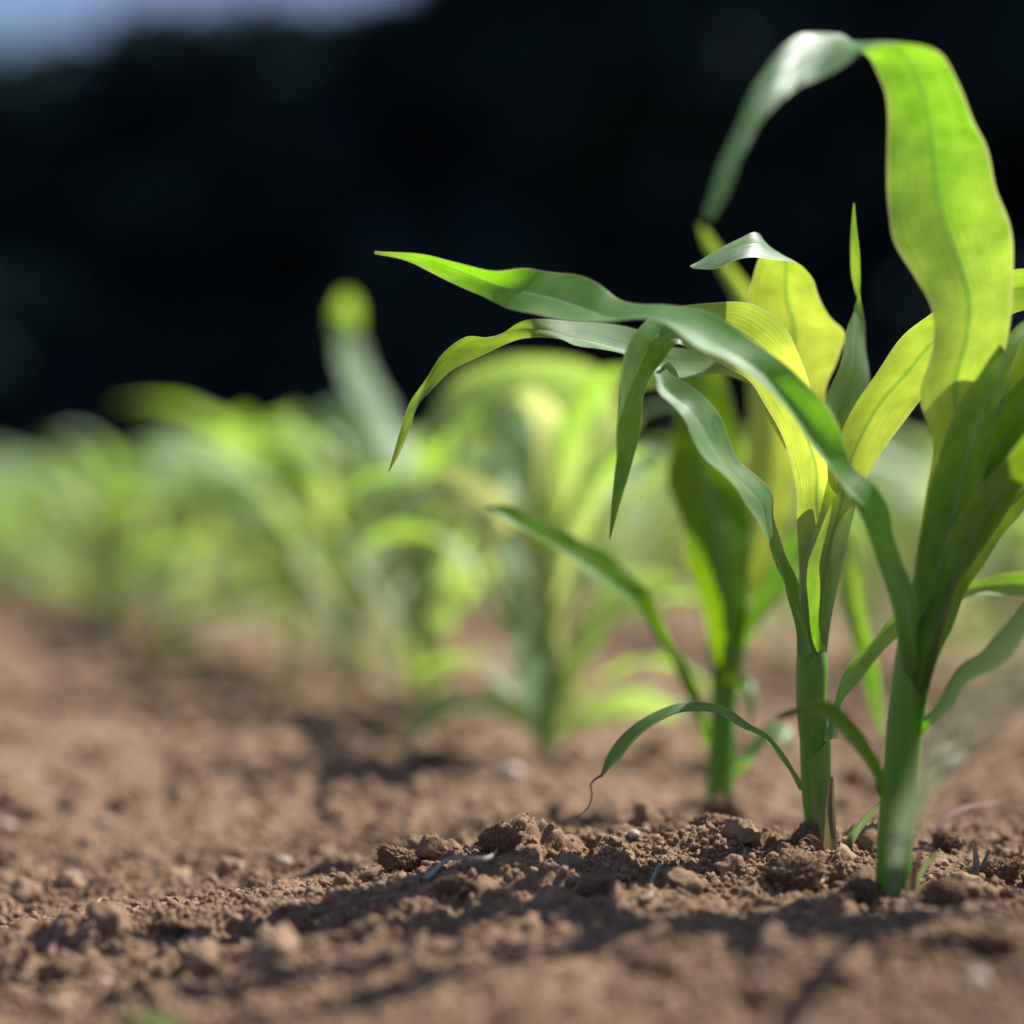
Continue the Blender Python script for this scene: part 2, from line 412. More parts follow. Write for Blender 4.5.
V4, F4 = ico(6)
def clod(px, py, w, h, label, seed, tone='clod', mat=None, name='soil_clod', cat='clod', group='lumps of soil near the corn stems', depth=1.0, sink=.28):
    x, y, z = on_ground(px, py)
    s = w/2/FPX*y; hs = h/2/FPX*y
    V = chip(lumpy(V4, seed, .24, 1.3), seed)
    if name == 'soil_clod':
        for fq, am in ((5, .10), (11, .10), (23, .08), (48, .06)): V = lumpy(V, seed+int(fq), am, fq)
    else:
        V = lumpy(V4, seed, .14, 1.1)
    V = V*np.array([s, s*depth, hs])
    o = link(name, mesh_np(name, V, F4, True), mat or CLOD)
    o.location = (x, y, z+hs*(1-2*sink)); o.rotation_euler = (0, 0, 0)
    tag(o, label, cat, group)
    return o
CL = [
 (500, 880, 40, 28, 'rough clod at the left end of the crumbly mound in sharp focus'),
 (720, 816, 46, 36, 'dark shaded clod at the foot of the third corn stem'),
 (798, 890, 58, 34, 'flat topped clod just in front of the second corn stem'),
 (806, 858, 26, 34, 'reddish dark clod touching the left side of the second corn stem'),
 (712, 866, 40, 30, 'rounded clod midway between the two left sharp stems, below the third plant'),
 (664, 842, 34, 24, 'small clod left of the third corn stem'),
 (950, 905, 46, 30, 'pale clod at the right foot of the front corn stem'),
 (1000, 872, 44, 32, 'dark rough clod near the right edge behind the front stem'),
 (945, 850, 34, 24, 'clod right behind the front corn stem'),
 (400, 880, 48, 34, 'clod in the shadow at the left end of the soil ridge'),
 (455, 905, 36, 22, 'low clod on the sunny slope below the shadow patch'),
 (170, 965, 44, 26, 'dark pitted clod on the left part of the soil ridge'),
 (330, 936, 34, 20, 'smooth little clod in the centre left foreground'),
 (860, 905, 40, 24, 'clod leaning against the left side of the front corn stem'),
 (600, 905, 34, 20, 'clod at the edge of the long leaf shadow'),
 (920, 960, 44, 24, 'out of focus clod below the front corn stem'),
 (650, 980, 52, 26, 'blurred clod at the bottom centre'),
 (990, 960, 50, 26, 'blurred clod in the bottom right corner'),
 (60, 1000, 46, 22, 'blurred clod at the bottom left'),
 (500, 985, 40, 20, 'blurred clod left of the bottom centre'),
 (430, 762, 50, 24, 'blurred dark clod behind the ridge near the fourth plant'),
 (655, 760, 34, 22, 'blurred clod between the third and fourth plants'),
 (880, 790, 40, 22, 'blurred clod between the second and front stems'),
]
for i, (px, py, w, h, lab) in enumerate(CL): clod(px, py, w, h, lab, 20+i)
PB = [
 (74, 881, 14, 9, 'white pebble left of the soil ridge'), (8, 828, 16, 10, 'white pebble at the left edge'), (105, 823, 20, 10, 'blurred pale pebble behind the ridge on the left'),
 (238, 872, 13, 9, 'grey white pebble at the back of the ridge, left'), (284, 864, 15, 9, 'pale pebble beside the grey one on the left'), (195, 941, 10, 6, 'white pebble on the left slope of the ridge'),
 (106, 993, 16, 8, 'pale pebble in the lower left foreground'), (288, 970, 12, 7, 'small whitish pebble below the left slope'),
 (634, 845, 12, 10, 'round white pebble left of the third corn stem'), (612, 838, 24, 14, 'pinkish pale stone beside the round white pebble'),
 (510, 770, 30, 22, 'blurred pale stone at the foot of the fourth plant'),
 (945, 768, 34, 24, 'large pinkish pale stone behind the front corn stem'), (812, 868, 26, 15, 'crumbly whitish stone at the foot of the second corn stem'),
 (670, 1000, 22, 12, 'blurred pale stone at the bottom centre'), (975, 985, 26, 18, 'blurred pale stone near the bottom right corner'), (396, 922, 10, 7, 'tiny white pebble on the sunny slope'),
]
for i, (px, py, w, h, lab) in enumerate(PB): clod(px, py, w, h, lab, 70+i, mat=PEBBLE, name='pebble', cat='pebble', group='pale pebbles on the soil', sink=.2)

# straw and twigs
def straw(pts, r, label, mat=STRAW, name='dry_straw', cat='straw'):
    P = []
    for (px, py, lift) in pts:
        x, y, z = on_ground(px, py); P.append((x, y, z+lift))
    root = np.array(P[0])
    me = tube_mesh(name, np.array(P)-root, [r*(1-.5*i/(len(P)-1)) for i in range(len(P))], nseg=8, flat=.35, wob=.12)
    o = link(name, me, mat); o.location = root
    return tag(o, label, cat, 'bits of straw on the soil')
straw([(424, 884, .003), (450, 878, .006), (475, 868, .007), (505, 862, .006)], .0016, 'grey curved straw lying behind the crumbly mound')
straw([(476, 872, .006), (484, 876, .005), (490, 881, .003)], .0010, 'short whitish stub of straw beside the grey straw')
straw([(660, 878, .006), (652, 888, .004), (640, 893, .003), (626, 898, .003)], .0011, 'thin curved pale straw in the shadow edge left of the second stem')
straw([(50, 942, .002), (64, 934, .005), (78, 926, .007)], .0018, 'dark twig lying on the left soil ridge', mat=DRYTIP, name='twig', cat='twig')
straw([(92, 925, .006), (100, 918, .010), (108, 914, .008)], .0012, 'frayed pale straw tuft on the left soil ridge')
straw([(742, 884, .004), (752, 880, .005), (766, 878, .004)], .0007, 'thin straw fibre left of the flat clod at the second stem')
straw([(250, 925, .003), (268, 918, .005), (288, 916, .004)], .0009, 'short straw fibre on the middle of the left soil slope')
straw([(930, 845, .006), (955, 835, .012), (985, 832, .010), (1004, 826, .010)], .0016, 'dark rotten root piece lying behind the front stem, right', mat=DRYTIP, name='root_piece', cat='root')

# ------------------------------------------------------------------ the three near corn plants and the one just out of frame
def plant(px, py, d, label, group='corn plants of the near row'):
    p = W(px, py, d); r = empty('corn_plant', (p[0], p[1], p[2]))
    return tag(r, label, 'corn plant', group)

P1 = plant(893, 899, 1.04, 'tall young corn plant nearest the right edge, one broad yellow-green leaf arching over the top')
traced_tube(P1, [(891, 935, 32, 1.04, 0, .9), (893, 897, 32, 1.04, 0, .35), (897, 830, 33, 1.04, 0, 0), (901, 775, 33, 1.04), (906, 720, 34, 1.04), (915, 655, 36, 1.04), (927, 605, 38, 1.04, .15), (938, 555, 34, 1.04, .3), (946, 500, 20, 1.04, .4)])
traced_tube(P1, [(890, 930, 34, 1.04, 0, .5), (892, 897, 34.5, 1.04, 0, .1), (896, 830, 35.5, 1.04), (899, 790, 36, 1.04, .15)], name='sheath', slant=(0, .006))
traced_tube(P1, [(899, 790, 34.5, 1.04), (906, 720, 36, 1.04), (914, 665, 39, 1.04, .25), (918, 645, 41, 1.04, .7)], name='sheath', slant=(2.4, .006))
A = [(916, 640, 934, 640, 1.041, 0, .002, .2), (916, 570, 948, 570, 1.046, 0, .008, .5), (924, 505, 962, 505, 1.044, 0, .009, .7), (932, 440, 985, 430, 1.042, .0, .006, .72), (920, 390, 1000, 372, 1.038, .004, .006, .68), (934, 342, 1010, 328, 1.034, .004, .007, .6),
     (932, 309, 1014, 290, 1.030, .004, .006, .5), (915, 276, 1013, 255, 1.026, .003, .006, .4), (892, 239, 1008, 218, 1.022, .002, .006, .28), (888, 208, 996, 188, 1.018, 0, .005, .2), (887, 168, 988, 150, 1.012, 0, .005, .15),
     (888, 114, 973, 120, 1.004, 0, .005, .12), (884, 88, 958, 83, .996, -.004, .004, .12), (877, 72, 940, 55, .990, -.012, .004, .12), (869, 59, 905, 42, .984, -.026, .003, .1), (860, 49, 868, 46, .980, -.036, .002, .1),
     (848, 37, 846, 61, .974, -.036, .002, .05), (831, 31, 814, 81, .968, -.032, .002, .05), (804, 34, 794, 92, .960, -.026, .002, .05), (777, 54, 776, 105, .946, -.022, .002, .05), (754, 84, 757, 128, .935, -.016, .002, .05),
     (734, 128, 741, 160, .924, -.012, .001, .05), (716, 174, 728, 192, .914, -.008, .001, .05), (703, 216, 712, 221, .906, -.002, 0, .05)]
traced_leaf(P1, A, 'broad translucent yellow-green leaf that twists and arches over the top', seed=1)
B = [(906, 690, 920, 690, 1.040, .0, -.002, 0), (899, 650, 924, 648, 1.026, .0, -.006, 0), (893, 612, 915, 590, 1.020, .0, -.002, 0), (884, 580, 902, 562, 1.019, .006, .002, 0), (873, 548, 893, 536, 1.018, .010, .004, 0), (860, 516, 890, 508, 1.018, .012, .005, 0),
     (850, 496, 875, 484, 1.018, .018, .005, 0), (838, 478, 856, 468, 1.018, .022, .005, 0), (816, 450, 838, 430, 1.016, .016, .005, 0), (787, 412, 818, 396, 1.014, .010, .005, 0), (758, 381, 795, 372, 1.013, .012, .005, 0),
     (728, 359, 758, 343, 1.014, .020, .005, 0), (698, 345, 726, 323, 1.016, .026, .005, 0), (672, 331, 696, 307, 1.020, .030, .004, 0), (652, 321, 668, 303, 1.024, .030, .003, 0), (633, 317, 640, 306, 1.030, .030, .002, 0),
     (606, 322, 622, 302, 1.036, .028, .003, 0), (575, 321, 597, 284, 1.042, .024, .004, 0), (545, 317, 570, 272, 1.048, .022, .004, 0), (508, 307, 532, 268, 1.055, .010, .003, 0), (478, 294, 494, 271, 1.062, -.006, .003, .05),
     (445, 279, 456, 262, 1.070, -.010, .002, .1), (410, 262, 418, 254, 1.076, -.006, .001, .15), (374, 254, 375, 251, 1.082, 0, 0, .2, .6)]
traced_leaf(P1, B, 'long dark green leaf reaching far left across the other plants', seed=2, mat=LEAF_MID)
# dark upright leaf right of the arching one
D = [(910, 700, 924, 700, 1.040, 0, -.002, .05), (904, 645, 934, 645, 1.030, 0, -.008, .05), (912, 590, 952, 600, 1.026, 0, -.010, .08), (922, 525, 974, 520, 1.026, .0, -.008, .12), (938, 455, 987, 460, 1.026, .004, -.006, .2), (958, 405, 998, 420, 1.03, .008, -.004, .3),
     (980, 371, 1012, 375, 1.036, .012, -.003, .4), (1004, 340, 1028, 345, 1.046, .012, -.002, .4), (1030, 318, 1052, 326, 1.06, .012, .002, .4), (1062, 312, 1078, 330, 1.075, .012, .002, .3), (1100, 330, 1106, 345, 1.09, .008, .002, .3), (1130, 366, 1131, 369, 1.10, 0, 0, .3)]
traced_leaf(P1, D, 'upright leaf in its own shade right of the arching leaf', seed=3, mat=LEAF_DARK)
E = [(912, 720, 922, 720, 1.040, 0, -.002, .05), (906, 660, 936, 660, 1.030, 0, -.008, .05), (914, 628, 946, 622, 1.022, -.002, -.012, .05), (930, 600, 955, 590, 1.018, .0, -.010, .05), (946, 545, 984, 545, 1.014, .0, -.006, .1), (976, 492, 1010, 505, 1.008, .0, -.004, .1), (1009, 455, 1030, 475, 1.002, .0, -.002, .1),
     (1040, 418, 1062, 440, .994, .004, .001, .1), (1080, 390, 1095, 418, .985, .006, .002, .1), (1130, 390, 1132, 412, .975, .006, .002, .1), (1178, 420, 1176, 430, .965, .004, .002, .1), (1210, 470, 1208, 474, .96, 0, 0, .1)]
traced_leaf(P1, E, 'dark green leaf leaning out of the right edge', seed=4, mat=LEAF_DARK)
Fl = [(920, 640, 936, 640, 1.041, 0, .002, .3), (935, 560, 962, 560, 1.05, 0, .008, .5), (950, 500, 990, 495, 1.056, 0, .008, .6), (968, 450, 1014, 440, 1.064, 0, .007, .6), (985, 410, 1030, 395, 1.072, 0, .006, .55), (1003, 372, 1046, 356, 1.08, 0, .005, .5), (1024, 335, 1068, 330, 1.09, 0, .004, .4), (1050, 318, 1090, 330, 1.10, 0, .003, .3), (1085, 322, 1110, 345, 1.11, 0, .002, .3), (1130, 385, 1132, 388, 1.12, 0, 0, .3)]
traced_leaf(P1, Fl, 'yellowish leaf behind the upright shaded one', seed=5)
F2 = [(922, 660, 936, 660, 1.041, 0, .002, .3), (935, 590, 958, 590, 1.048, 0, .008, .4), (958, 520, 996, 530, 1.052, 0, .008, .4), (990, 440, 1040, 460, 1.056, .0, .006, .3), (1030, 360, 1100, 390, 1.062, .0, .005, .2), (1064, 280, 1160, 320, 1.070, .006, .005, .1), (1104, 200, 1206, 250, 1.082, .01, .005, .1), (1160, 136, 1250, 204, 1.10, .012, .004, .1), (1240, 110, 1290, 190, 1.12, .01, .004, .1), (1320, 150, 1330, 220, 1.14, .006, .003, .1), (1390, 260, 1388, 266, 1.16, 0, 0, .1)]  # added leaf, mostly unseen, placed to shade the whorl and stem
traced_leaf(P1, F2, 'wide leaf added mostly out of frame at the right to cast shade', seed=8, mat=LEAF_DARK)
F4 = [(918, 680, 930, 680, 1.041, 0, .002, .1), (932, 640, 946, 640, 1.044, .01, .003, .1), (962, 560, 982, 568, 1.048, .03, .003, .1), (1000, 490, 1024, 506, 1.05, .05, .003, .1), (1044, 440, 1072, 464, 1.05, .06, .003, .1), (1096, 404, 1124, 436, 1.048, .06, .003, .1), (1156, 396, 1176, 430, 1.044, .05, .003, .1), (1216, 430, 1224, 456, 1.04, .03, .002, .1), (1262, 510, 1262, 514, 1.036, 0, 0, .1)]  # added leaf hidden behind its neighbour, fills out the shadow on the soil
traced_leaf(P1, F4, 'dark leaf added behind the one leaning out right, to shade the soil', seed=29, mat=LEAF_DARK)
F3 = [(922, 650, 936, 650, 1.041, 0, .002, .3), (940, 560, 968, 560, 1.046, .0, .006, .4), (968, 470, 1010, 480, 1.046, .01, .005, .3), (1004, 388, 1060, 408, 1.044, .02, .004, .2), (1030, 320, 1100, 350, 1.044, .025, .003, .1), (1056, 250, 1140, 285, 1.046, .025, .003, .1), (1096, 180, 1170, 230, 1.052, .02, .003, .1), (1150, 150, 1200, 210, 1.060, .015, .002, .1), (1215, 190, 1226, 230, 1.07, .01, .002, .1), (1262, 290, 1261, 294, 1.08, 0, 0, .1)]  # added leaf, mostly off frame, there to broaden the ground shadow
traced_leaf(P1, F3, 'broad leaf added behind the shaded upright one, mostly out of frame, shading the soil', seed=9, mat=LEAF_DARK)
Wl = [(904, 905, 916, 905, 1.024, 0, -.001, .2, 1), (907, 880, 917, 878, 1.022, .002, -.001, .2, 1), (914, 862, 921, 858, 1.018, .003, .001, .3, 1), (922, 850, 926, 846, 1.012, .003, .001, .3, 1), (934, 852, 935, 850, 1.005, 0, 0, .3, 1)]
traced_leaf(P1, Wl, name='withered_leaf', seed=10)
Cc = [(879, 796, 887, 796, 1.018, 0, -.002, 0), (872, 775, 884, 772, 1.012, .004, .002, 0), (858, 752, 873, 748, 1.004, .012, .003, 0), (843, 734, 857, 724, .998, .018, .003, 0), (827, 720, 839, 707, .994, .020, .003, 0), (811, 713, 820, 701, .992, .018, .002, 0), (797, 715, 801, 706, .990, .012, .002, 0, .35), (786, 718, 788, 710, .989, .006, .002, 0, 1), (777, 721, 777, 715, .988, .002, 0, 0, 1)]
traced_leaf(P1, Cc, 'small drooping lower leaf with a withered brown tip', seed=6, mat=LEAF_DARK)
Hh = [(921, 737, 914, 722, 1.035, .004, -.002, 0), (936, 722, 932, 711, 1.03, .010, .002, 0), (950, 708, 946, 691, 1.024, .022, .002, 0), (967, 685, 963, 660, 1.016, .032, .002, 0), (994, 668, 983, 645, 1.008, .036, .002, 0), (1014, 644, 1005, 625, 1.0, .036, .002, 0), (1032, 625, 1024, 602, .992, .036, .002, 0), (1064, 600, 1058, 580, .982, .02, .003, 0), (1110, 590, 1106, 572, .97, .02, .003, 0), (1165, 600, 1164, 590, .96, .012, .002, 0), (1215, 640, 1215, 637, .95, 0, 0, 0)]
traced_leaf(P1, Hh, 'low grey-green leaf reaching out of the right edge', seed=7)

P2 = plant(822, 858, 1.155*.972, 'sharply focused corn plant with an upright spear leaf, second from the right')
d2 = 1.155; DEPTH_SCALE[P2.name] = .972
traced_tube(P2, [(823, 895, 24, d2, 0, .9), (822, 857, 25, d2, 0, .25), (816, 794, 28, d2), (814, 736, 29, d2), (811, 690, 28, d2), (814, 620, 33, d2, .1), (820, 565, 38, d2, .25), (826, 520, 30, d2, .4), (830, 480, 16, d2, .5)])
traced_tube(P2, [(824, 890, 25, d2, 0, .8), (823.5, 857, 26.5, d2, 0, .7), (818, 800, 29.5, d2, 0, .25), (815.5, 745, 31, d2, .2, .05)], name='sheath', slant=(.3, .008))
traced_leaf(P2, [(822, 866, 836, 864, 1.142, 0, -.001, .3, .85), (824, 838, 836, 834, 1.140, 0, -.002, .3, .85), (826, 806, 835, 800, 1.140, .001, -.002, .3, .85), (829, 780, 833, 776, 1.142, 0, 0, .6, 1)], name='withered_leaf', seed=19)
traced_leaf(P2, [(818, 866, 826, 866, 1.140, 0, -.001, .5, .7), (814, 848, 823, 846, 1.134, .003, .001, .5, 1), (806, 838, 810, 834, 1.126, .003, .001, .5, 1), (798, 842, 799, 840, 1.120, 0, 0, .5, 1)], name='withered_leaf', seed=20)
traced_tube(P2, [(814.6, 742, 29.5, d2), (811.5, 700, 30, d2, .05), (812.5, 660, 31, d2, .2), (813, 635, 26, d2, .4)], name='sheath', slant=(2.6, .005))
A2 = [(812, 610, 828, 610, 1.157, 0, 0.002, 0.6), (810, 560, 836, 560, 1.16, 0, 0.01, 0.8), (806, 500, 842, 500, 1.175, 0, 0.01, 0.9), (786, 450, 836, 440, 1.19, 0, 0.008, 0.95), (764, 405, 826, 390, 1.204, 0, 0.006, 0.9), (752, 360, 839, 356, 1.202, 0.0, 0.004, 0.85), (746, 322, 844, 331, 1.196, 0.004, 0.004, 0.75), (748, 296, 829, 316, 1.19, 0.006, 0.004, 0.65), (753, 276, 818, 296, 1.183, 0.004, 0.003, 0.5), (758, 261, 813, 278, 1.174, 0.0, 0.002, 0.4), (762, 248, 802, 265, 1.162, -0.01, 0.001, 0.3), (763, 238, 776, 261, 1.148, -0.02, 0.001, 0.1), (754, 232, 755, 258, 1.138, -0.024, 0.001, 0.05), (737, 239, 737, 261, 1.131, -0.022, 0.001, 0.05), (715, 252, 716, 267, 1.124, -0.014, 0.001, 0.05), (690, 266, 693, 269, 1.118, 0, 0, 0.05)]
traced_leaf(P2, A2, 'wide pale yellow leaf whose grey-green tip folds over', seed=11)
B2 = [(806, 640, 826, 640, 1.157, 0, -.003, .2), (799, 565, 832, 560, 1.150, 0, -.008, .35), (797, 520, 838, 508, 1.146, 0, -.002, .7), (796, 488, 834, 470, 1.140, -.012, .006, .95), (788, 450, 822, 436, 1.130, -.014, .004, .95), (767, 409, 812, 392, 1.126, -.012, .005, .95), (749, 381, 798, 352, 1.122, -.010, .005, .9), (724, 366, 778, 318, 1.118, .006, .005, .8), (700, 352, 750, 303, 1.114, .006, .004, .65), (684, 346, 708, 304, 1.110, .014, .003, .4), (676, 345, 680, 307, 1.106, .016, .003, .2), (672, 348, 656, 314, 1.102, .004, .003, .1), (666, 355, 638, 331, 1.099, -.02, .001, .05), (657, 370, 626, 358, 1.097, -.030, .001, .02), (649, 392, 619, 386, 1.096, -.030, .001, 0), (643, 410, 618, 411, 1.096, -.028, .001, 0), (637, 441, 617, 445, 1.096, -.018, .001, .02), (629, 475, 614, 480, 1.097, 0, .003, .05), (619, 507, 611, 508, 1.098, 0, .002, .1), (610, 540, 609, 539, 1.10, 0, 0, .2, .4)]
traced_leaf(P2, B2, 'yellow leaf with reddish rim that arches and hangs down to a point', seed=12)
E2 = [(808, 520, 826, 520, 1.170, 0, .006, .5), (792, 460, 815, 450, 1.176, 0, .006, .6), (776, 412, 802, 396, 1.180, .006, .004, .6), (752, 384, 776, 366, 1.180, .01, .004, .5), (722, 374, 742, 352, 1.176, .02, .004, .3), (692, 378, 704, 350, 1.170, .022, .005, .15), (664, 378, 670, 345, 1.164, .022, .005, .1), (632, 356, 640, 334, 1.158, .026, .005, .05), (604, 351, 606, 323, 1.152, .026, .005, .05), (576, 345, 575, 320, 1.147, .022, .004, .1), (556, 338, 540, 318, 1.143, .004, .003, .2), (530, 338, 517, 323, 1.140, -.006, .003, .25), (504, 344, 494, 337, 1.138, -.012, .003, .25), (474, 358, 466, 337, 1.136, -.010, .003, .2), (451, 371, 444, 352, 1.134, -.008, .003, .2), (431, 391, 426, 379, 1.133, -.004, .002, .2), (417, 406, 411, 401, 1.132, .008, .002, .1), (410, 428, 402, 424, 1.132, .004, .002, .2), (399, 455, 394, 452, 1.132, 0, .001, .3), (389, 472, 388.5, 471, 1.132, 0, 0, .4, .5)]
traced_leaf(P2, E2, 'narrow twisting leaf that droops at the far left of the sharp plants', seed=13)
C2 = [(797, 655, 812, 652, 1.140, 0, -.003, 0), (796, 630, 806, 628, 1.136, .002, -.001, 0), (789, 602, 800, 604, 1.130, .004, .002, 0), (783, 580, 797, 580, 1.120, .012, .004, 0), (774, 556, 784, 552, 1.110, .022, .003, 0), (765, 535, 776, 520, 1.100, .026, .002, .02), (755, 511, 772, 494, 1.092, .026, .002, .02), (741, 493, 755, 476, 1.084, .028, .002, .02), (722, 476, 740, 458, 1.080, .028, .002, .02), (704, 457, 729, 435, 1.077, .028, .002, .02), (692, 436, 719, 414, 1.076, .026, .002, .02), (683, 417, 705, 398, 1.076, .024, .002, .02), (671, 403, 688, 386, 1.078, .014, .003, .02), (659, 393, 672, 377, 1.082, .016, .002, .02), (655, 378, 665, 366, 1.092, .016, .001, .02), (657, 371, 667, 362, 1.106, .014, .001, .02), (668, 374, 676, 370, 1.118, .008, .001, .02), (680, 392, 682, 391, 1.128, 0, 0, .02)]
traced_leaf(P2, C2, 'bluish grey-green leaf rising left with its end curled back', seed=14)
G2 = [(812, 610, 826, 610, 1.158, 0, .002, .4), (822, 540, 846, 540, 1.172, 0, .008, .5), (828, 480, 852, 478, 1.176, 0, .007, .4), (828, 430, 852, 426, 1.178, .016, .003, .2), (826, 400, 866, 392, 1.178, .038, .002, .0), (838, 366, 871, 368, 1.177, .038, .002, .0), (849, 333, 866, 332, 1.175, .030, .002, .0), (856, 304, 861, 304, 1.172, .012, .002, .02), (856, 295, 860, 294, 1.171, -.004, .001, .1), (852, 276, 861, 278, 1.170, -.008, .002, .2), (851, 256, 860, 258, 1.168, -.006, .002, .2), (851, 230, 857, 232, 1.167, -.003, .001, 0), (853.5, 203, 854.5, 203, 1.165, 0, 0, .2)]
traced_leaf(P2, G2, 'upright spear shaped leaf pinched near its needle tip', seed=15)
H2 = [(805, 660, 826, 660, 1.154, 0, -0.004, 0.05), (800, 612, 833, 610, 1.144, 0, -0.01, 0.08), (802, 570, 843, 565, 1.14, 0, -0.011, 0.25), (814, 532, 853, 518, 1.142, 0, -0.008, 0.5), (828, 480, 868, 475, 1.142, 0.004, 0.003, 0.75), (842, 430, 894, 434, 1.139, 0.004, 0.006, 0.72), (858, 399, 914, 408, 1.135, 0.004, 0.007, 0.65), (880, 368, 934, 388, 1.13, 0.004, 0.006, 0.6), (904, 336, 952, 366, 1.124, 0.004, 0.005, 0.5), (930, 314, 972, 344, 1.117, 0.004, 0.004, 0.4), (962, 290, 994, 326, 1.11, 0.004, 0.004, 0.3), (1000, 272, 1018, 312, 1.103, 0.004, 0.004, 0.25), (1038, 270, 1046, 308, 1.097, 0.004, 0.004, 0.2), (1080, 290, 1078, 320, 1.09, 0.004, 0.003, 0.2), (1120, 335, 1112, 352, 1.084, 0.004, 0.002, 0.2), (1142, 392, 1138, 396, 1.078, 0.004, 0, 0.2)]
traced_leaf(P2, H2, 'wide yellow-green leaf leaning right behind the front plant', seed=16)
K2 = [(824, 742, 838, 738, 1.146, 0, -.002, .1), (833, 708, 841, 706, 1.150, .004, .001, .1), (846, 670, 857, 684, 1.156, .006, .003, .15), (870, 642, 876, 660, 1.164, .008, .003, .2), (893, 616, 898, 637, 1.172, .006, .003, .2), (926, 596, 930, 615, 1.182, .004, .003, .2), (956, 586, 958, 600, 1.192, .002, .003, .22), (980, 580, 984, 594, 1.200, .0, .003, .22), (1002, 574, 1006, 596, 1.208, .0, .003, .22), (1030, 572, 1030, 598, 1.216, 0, .003, .2), (1066, 586, 1062, 606, 1.225, 0, .003, .2), (1100, 620, 1094, 630, 1.232, 0, .002, .2), (1118, 662, 1116, 664, 1.24, 0, 0, .2)]
traced_leaf(P2, K2, 'bright green low leaf passing behind the front stem', seed=17)
I2 = [(799, 790, 806, 788, 1.146, 0, -.001, 0), (790, 772, 794, 770, 1.142, .004, .001, 0), (777, 753, 783, 752, 1.136, .008, .002, 0), (762, 736, 767, 733, 1.130, .010, .002, .02), (742, 727, 749, 723, 1.124, .012, .002, .02), (718, 714, 725, 707, 1.118, .014, .002, .02), (695, 711, 701, 702, 1.112, .012, .0025, .02), (677, 713, 681, 703, 1.108, .012, .0025, .02), (654, 725, 657, 711, 1.104, .010, .0025, .02), (633, 743, 635, 724, 1.100, .008, .0025, .02), (616, 763, 615, 743, 1.097, .006, .002, .02), (607, 771, 605, 760, 1.095, .003, .001, .05), (601.5, 778, 600.5, 775, 1.094, 0, 0, .1, .6)]
i2 = traced_leaf(P2, I2, 'low arching leaf ending in a hair-thin withered tip', seed=18, wavy=.0004)
o0 = np.array(P2.location)
tp = [W(px, py, dd*.972)-o0 for px, py, dd in ((602, 775, 1.094), (597, 778, 1.093), (591, 784, 1.092), (592, 795, 1.091), (588, 808, 1.090), (578, 817, 1.089), (560, 822, 1.088))]
link('dry_tip', tube_mesh('dry_tip', tp, [.0008, .0006, .0005, .0004, .0004, .0003, .0002], nseg=8), DRYTIP, i2)

P3 = plant(720, 796, 1.42*.975, 'third corn plant from the right, softly blurred, with a broad dark green upright leaf')
d3 = 1.42; DEPTH_SCALE[P3.name] = .975
traced_tube(P3, [(720, 830, 27, d3, 0, .6), (720, 797, 27, d3, .1), (721, 736, 25, d3), (724, 690, 26, d3), (728, 640, 33, d3, .1), (724, 600, 38, d3, .2), (722, 560, 30, d3, .3), (722, 520, 14, d3, .3)])
traced_tube(P3, [(720, 830, 28, d3), (720, 797, 28.5, d3, .1), (722, 736, 27, d3), (725, 690, 28.5, d3), (731, 648, 35, d3, .6)], name='sheath', slant=(0, .008))
A3 = [(716, 700, 732, 700, 1.42, 0, -.002, 0), (709, 645, 745, 640, 1.402, 0, -.014, 0), (700, 600, 748, 600, 1.395, 0, -.014, 0), (686, 562, 750, 560, 1.395, 0, -.010, .02), (681, 520, 752, 520, 1.40, 0, -.004, .02), (667, 485, 748, 482, 1.405, 0, .004, .02), (670, 450, 742, 448, 1.41, 0, .006, .02), (677, 412, 734, 412, 1.415, .004, .006, .02), (684, 372, 726, 380, 1.42, .006, .005, .05), (690, 346, 714, 352, 1.42, .01, .004, .05), (700, 326, 708, 330, 1.42, .008, .002, .1), (708, 314, 710, 316, 1.42, 0, 0, .1)]
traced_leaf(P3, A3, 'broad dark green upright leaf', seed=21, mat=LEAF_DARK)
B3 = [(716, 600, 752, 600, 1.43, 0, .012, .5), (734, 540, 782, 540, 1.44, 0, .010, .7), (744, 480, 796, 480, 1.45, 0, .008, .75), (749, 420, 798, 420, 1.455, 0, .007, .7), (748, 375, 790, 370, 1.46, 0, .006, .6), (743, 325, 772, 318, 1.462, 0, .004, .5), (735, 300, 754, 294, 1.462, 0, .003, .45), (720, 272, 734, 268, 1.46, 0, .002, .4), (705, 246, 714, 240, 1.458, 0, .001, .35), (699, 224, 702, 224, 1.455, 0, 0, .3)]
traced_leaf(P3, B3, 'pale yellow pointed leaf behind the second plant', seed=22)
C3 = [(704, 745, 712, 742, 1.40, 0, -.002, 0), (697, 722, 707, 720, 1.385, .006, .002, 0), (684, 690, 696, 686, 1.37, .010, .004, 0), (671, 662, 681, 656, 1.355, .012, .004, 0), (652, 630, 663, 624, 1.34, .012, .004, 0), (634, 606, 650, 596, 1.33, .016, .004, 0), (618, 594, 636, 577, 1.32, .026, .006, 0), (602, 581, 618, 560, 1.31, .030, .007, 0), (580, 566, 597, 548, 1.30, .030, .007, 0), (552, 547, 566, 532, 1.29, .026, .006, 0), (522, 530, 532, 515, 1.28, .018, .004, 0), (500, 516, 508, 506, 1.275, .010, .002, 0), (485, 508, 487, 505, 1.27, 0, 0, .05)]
traced_leaf(P3, C3, 'dark leaf with pale sunlit half reaching out to the left', seed=23, mat=LEAF_DARK)
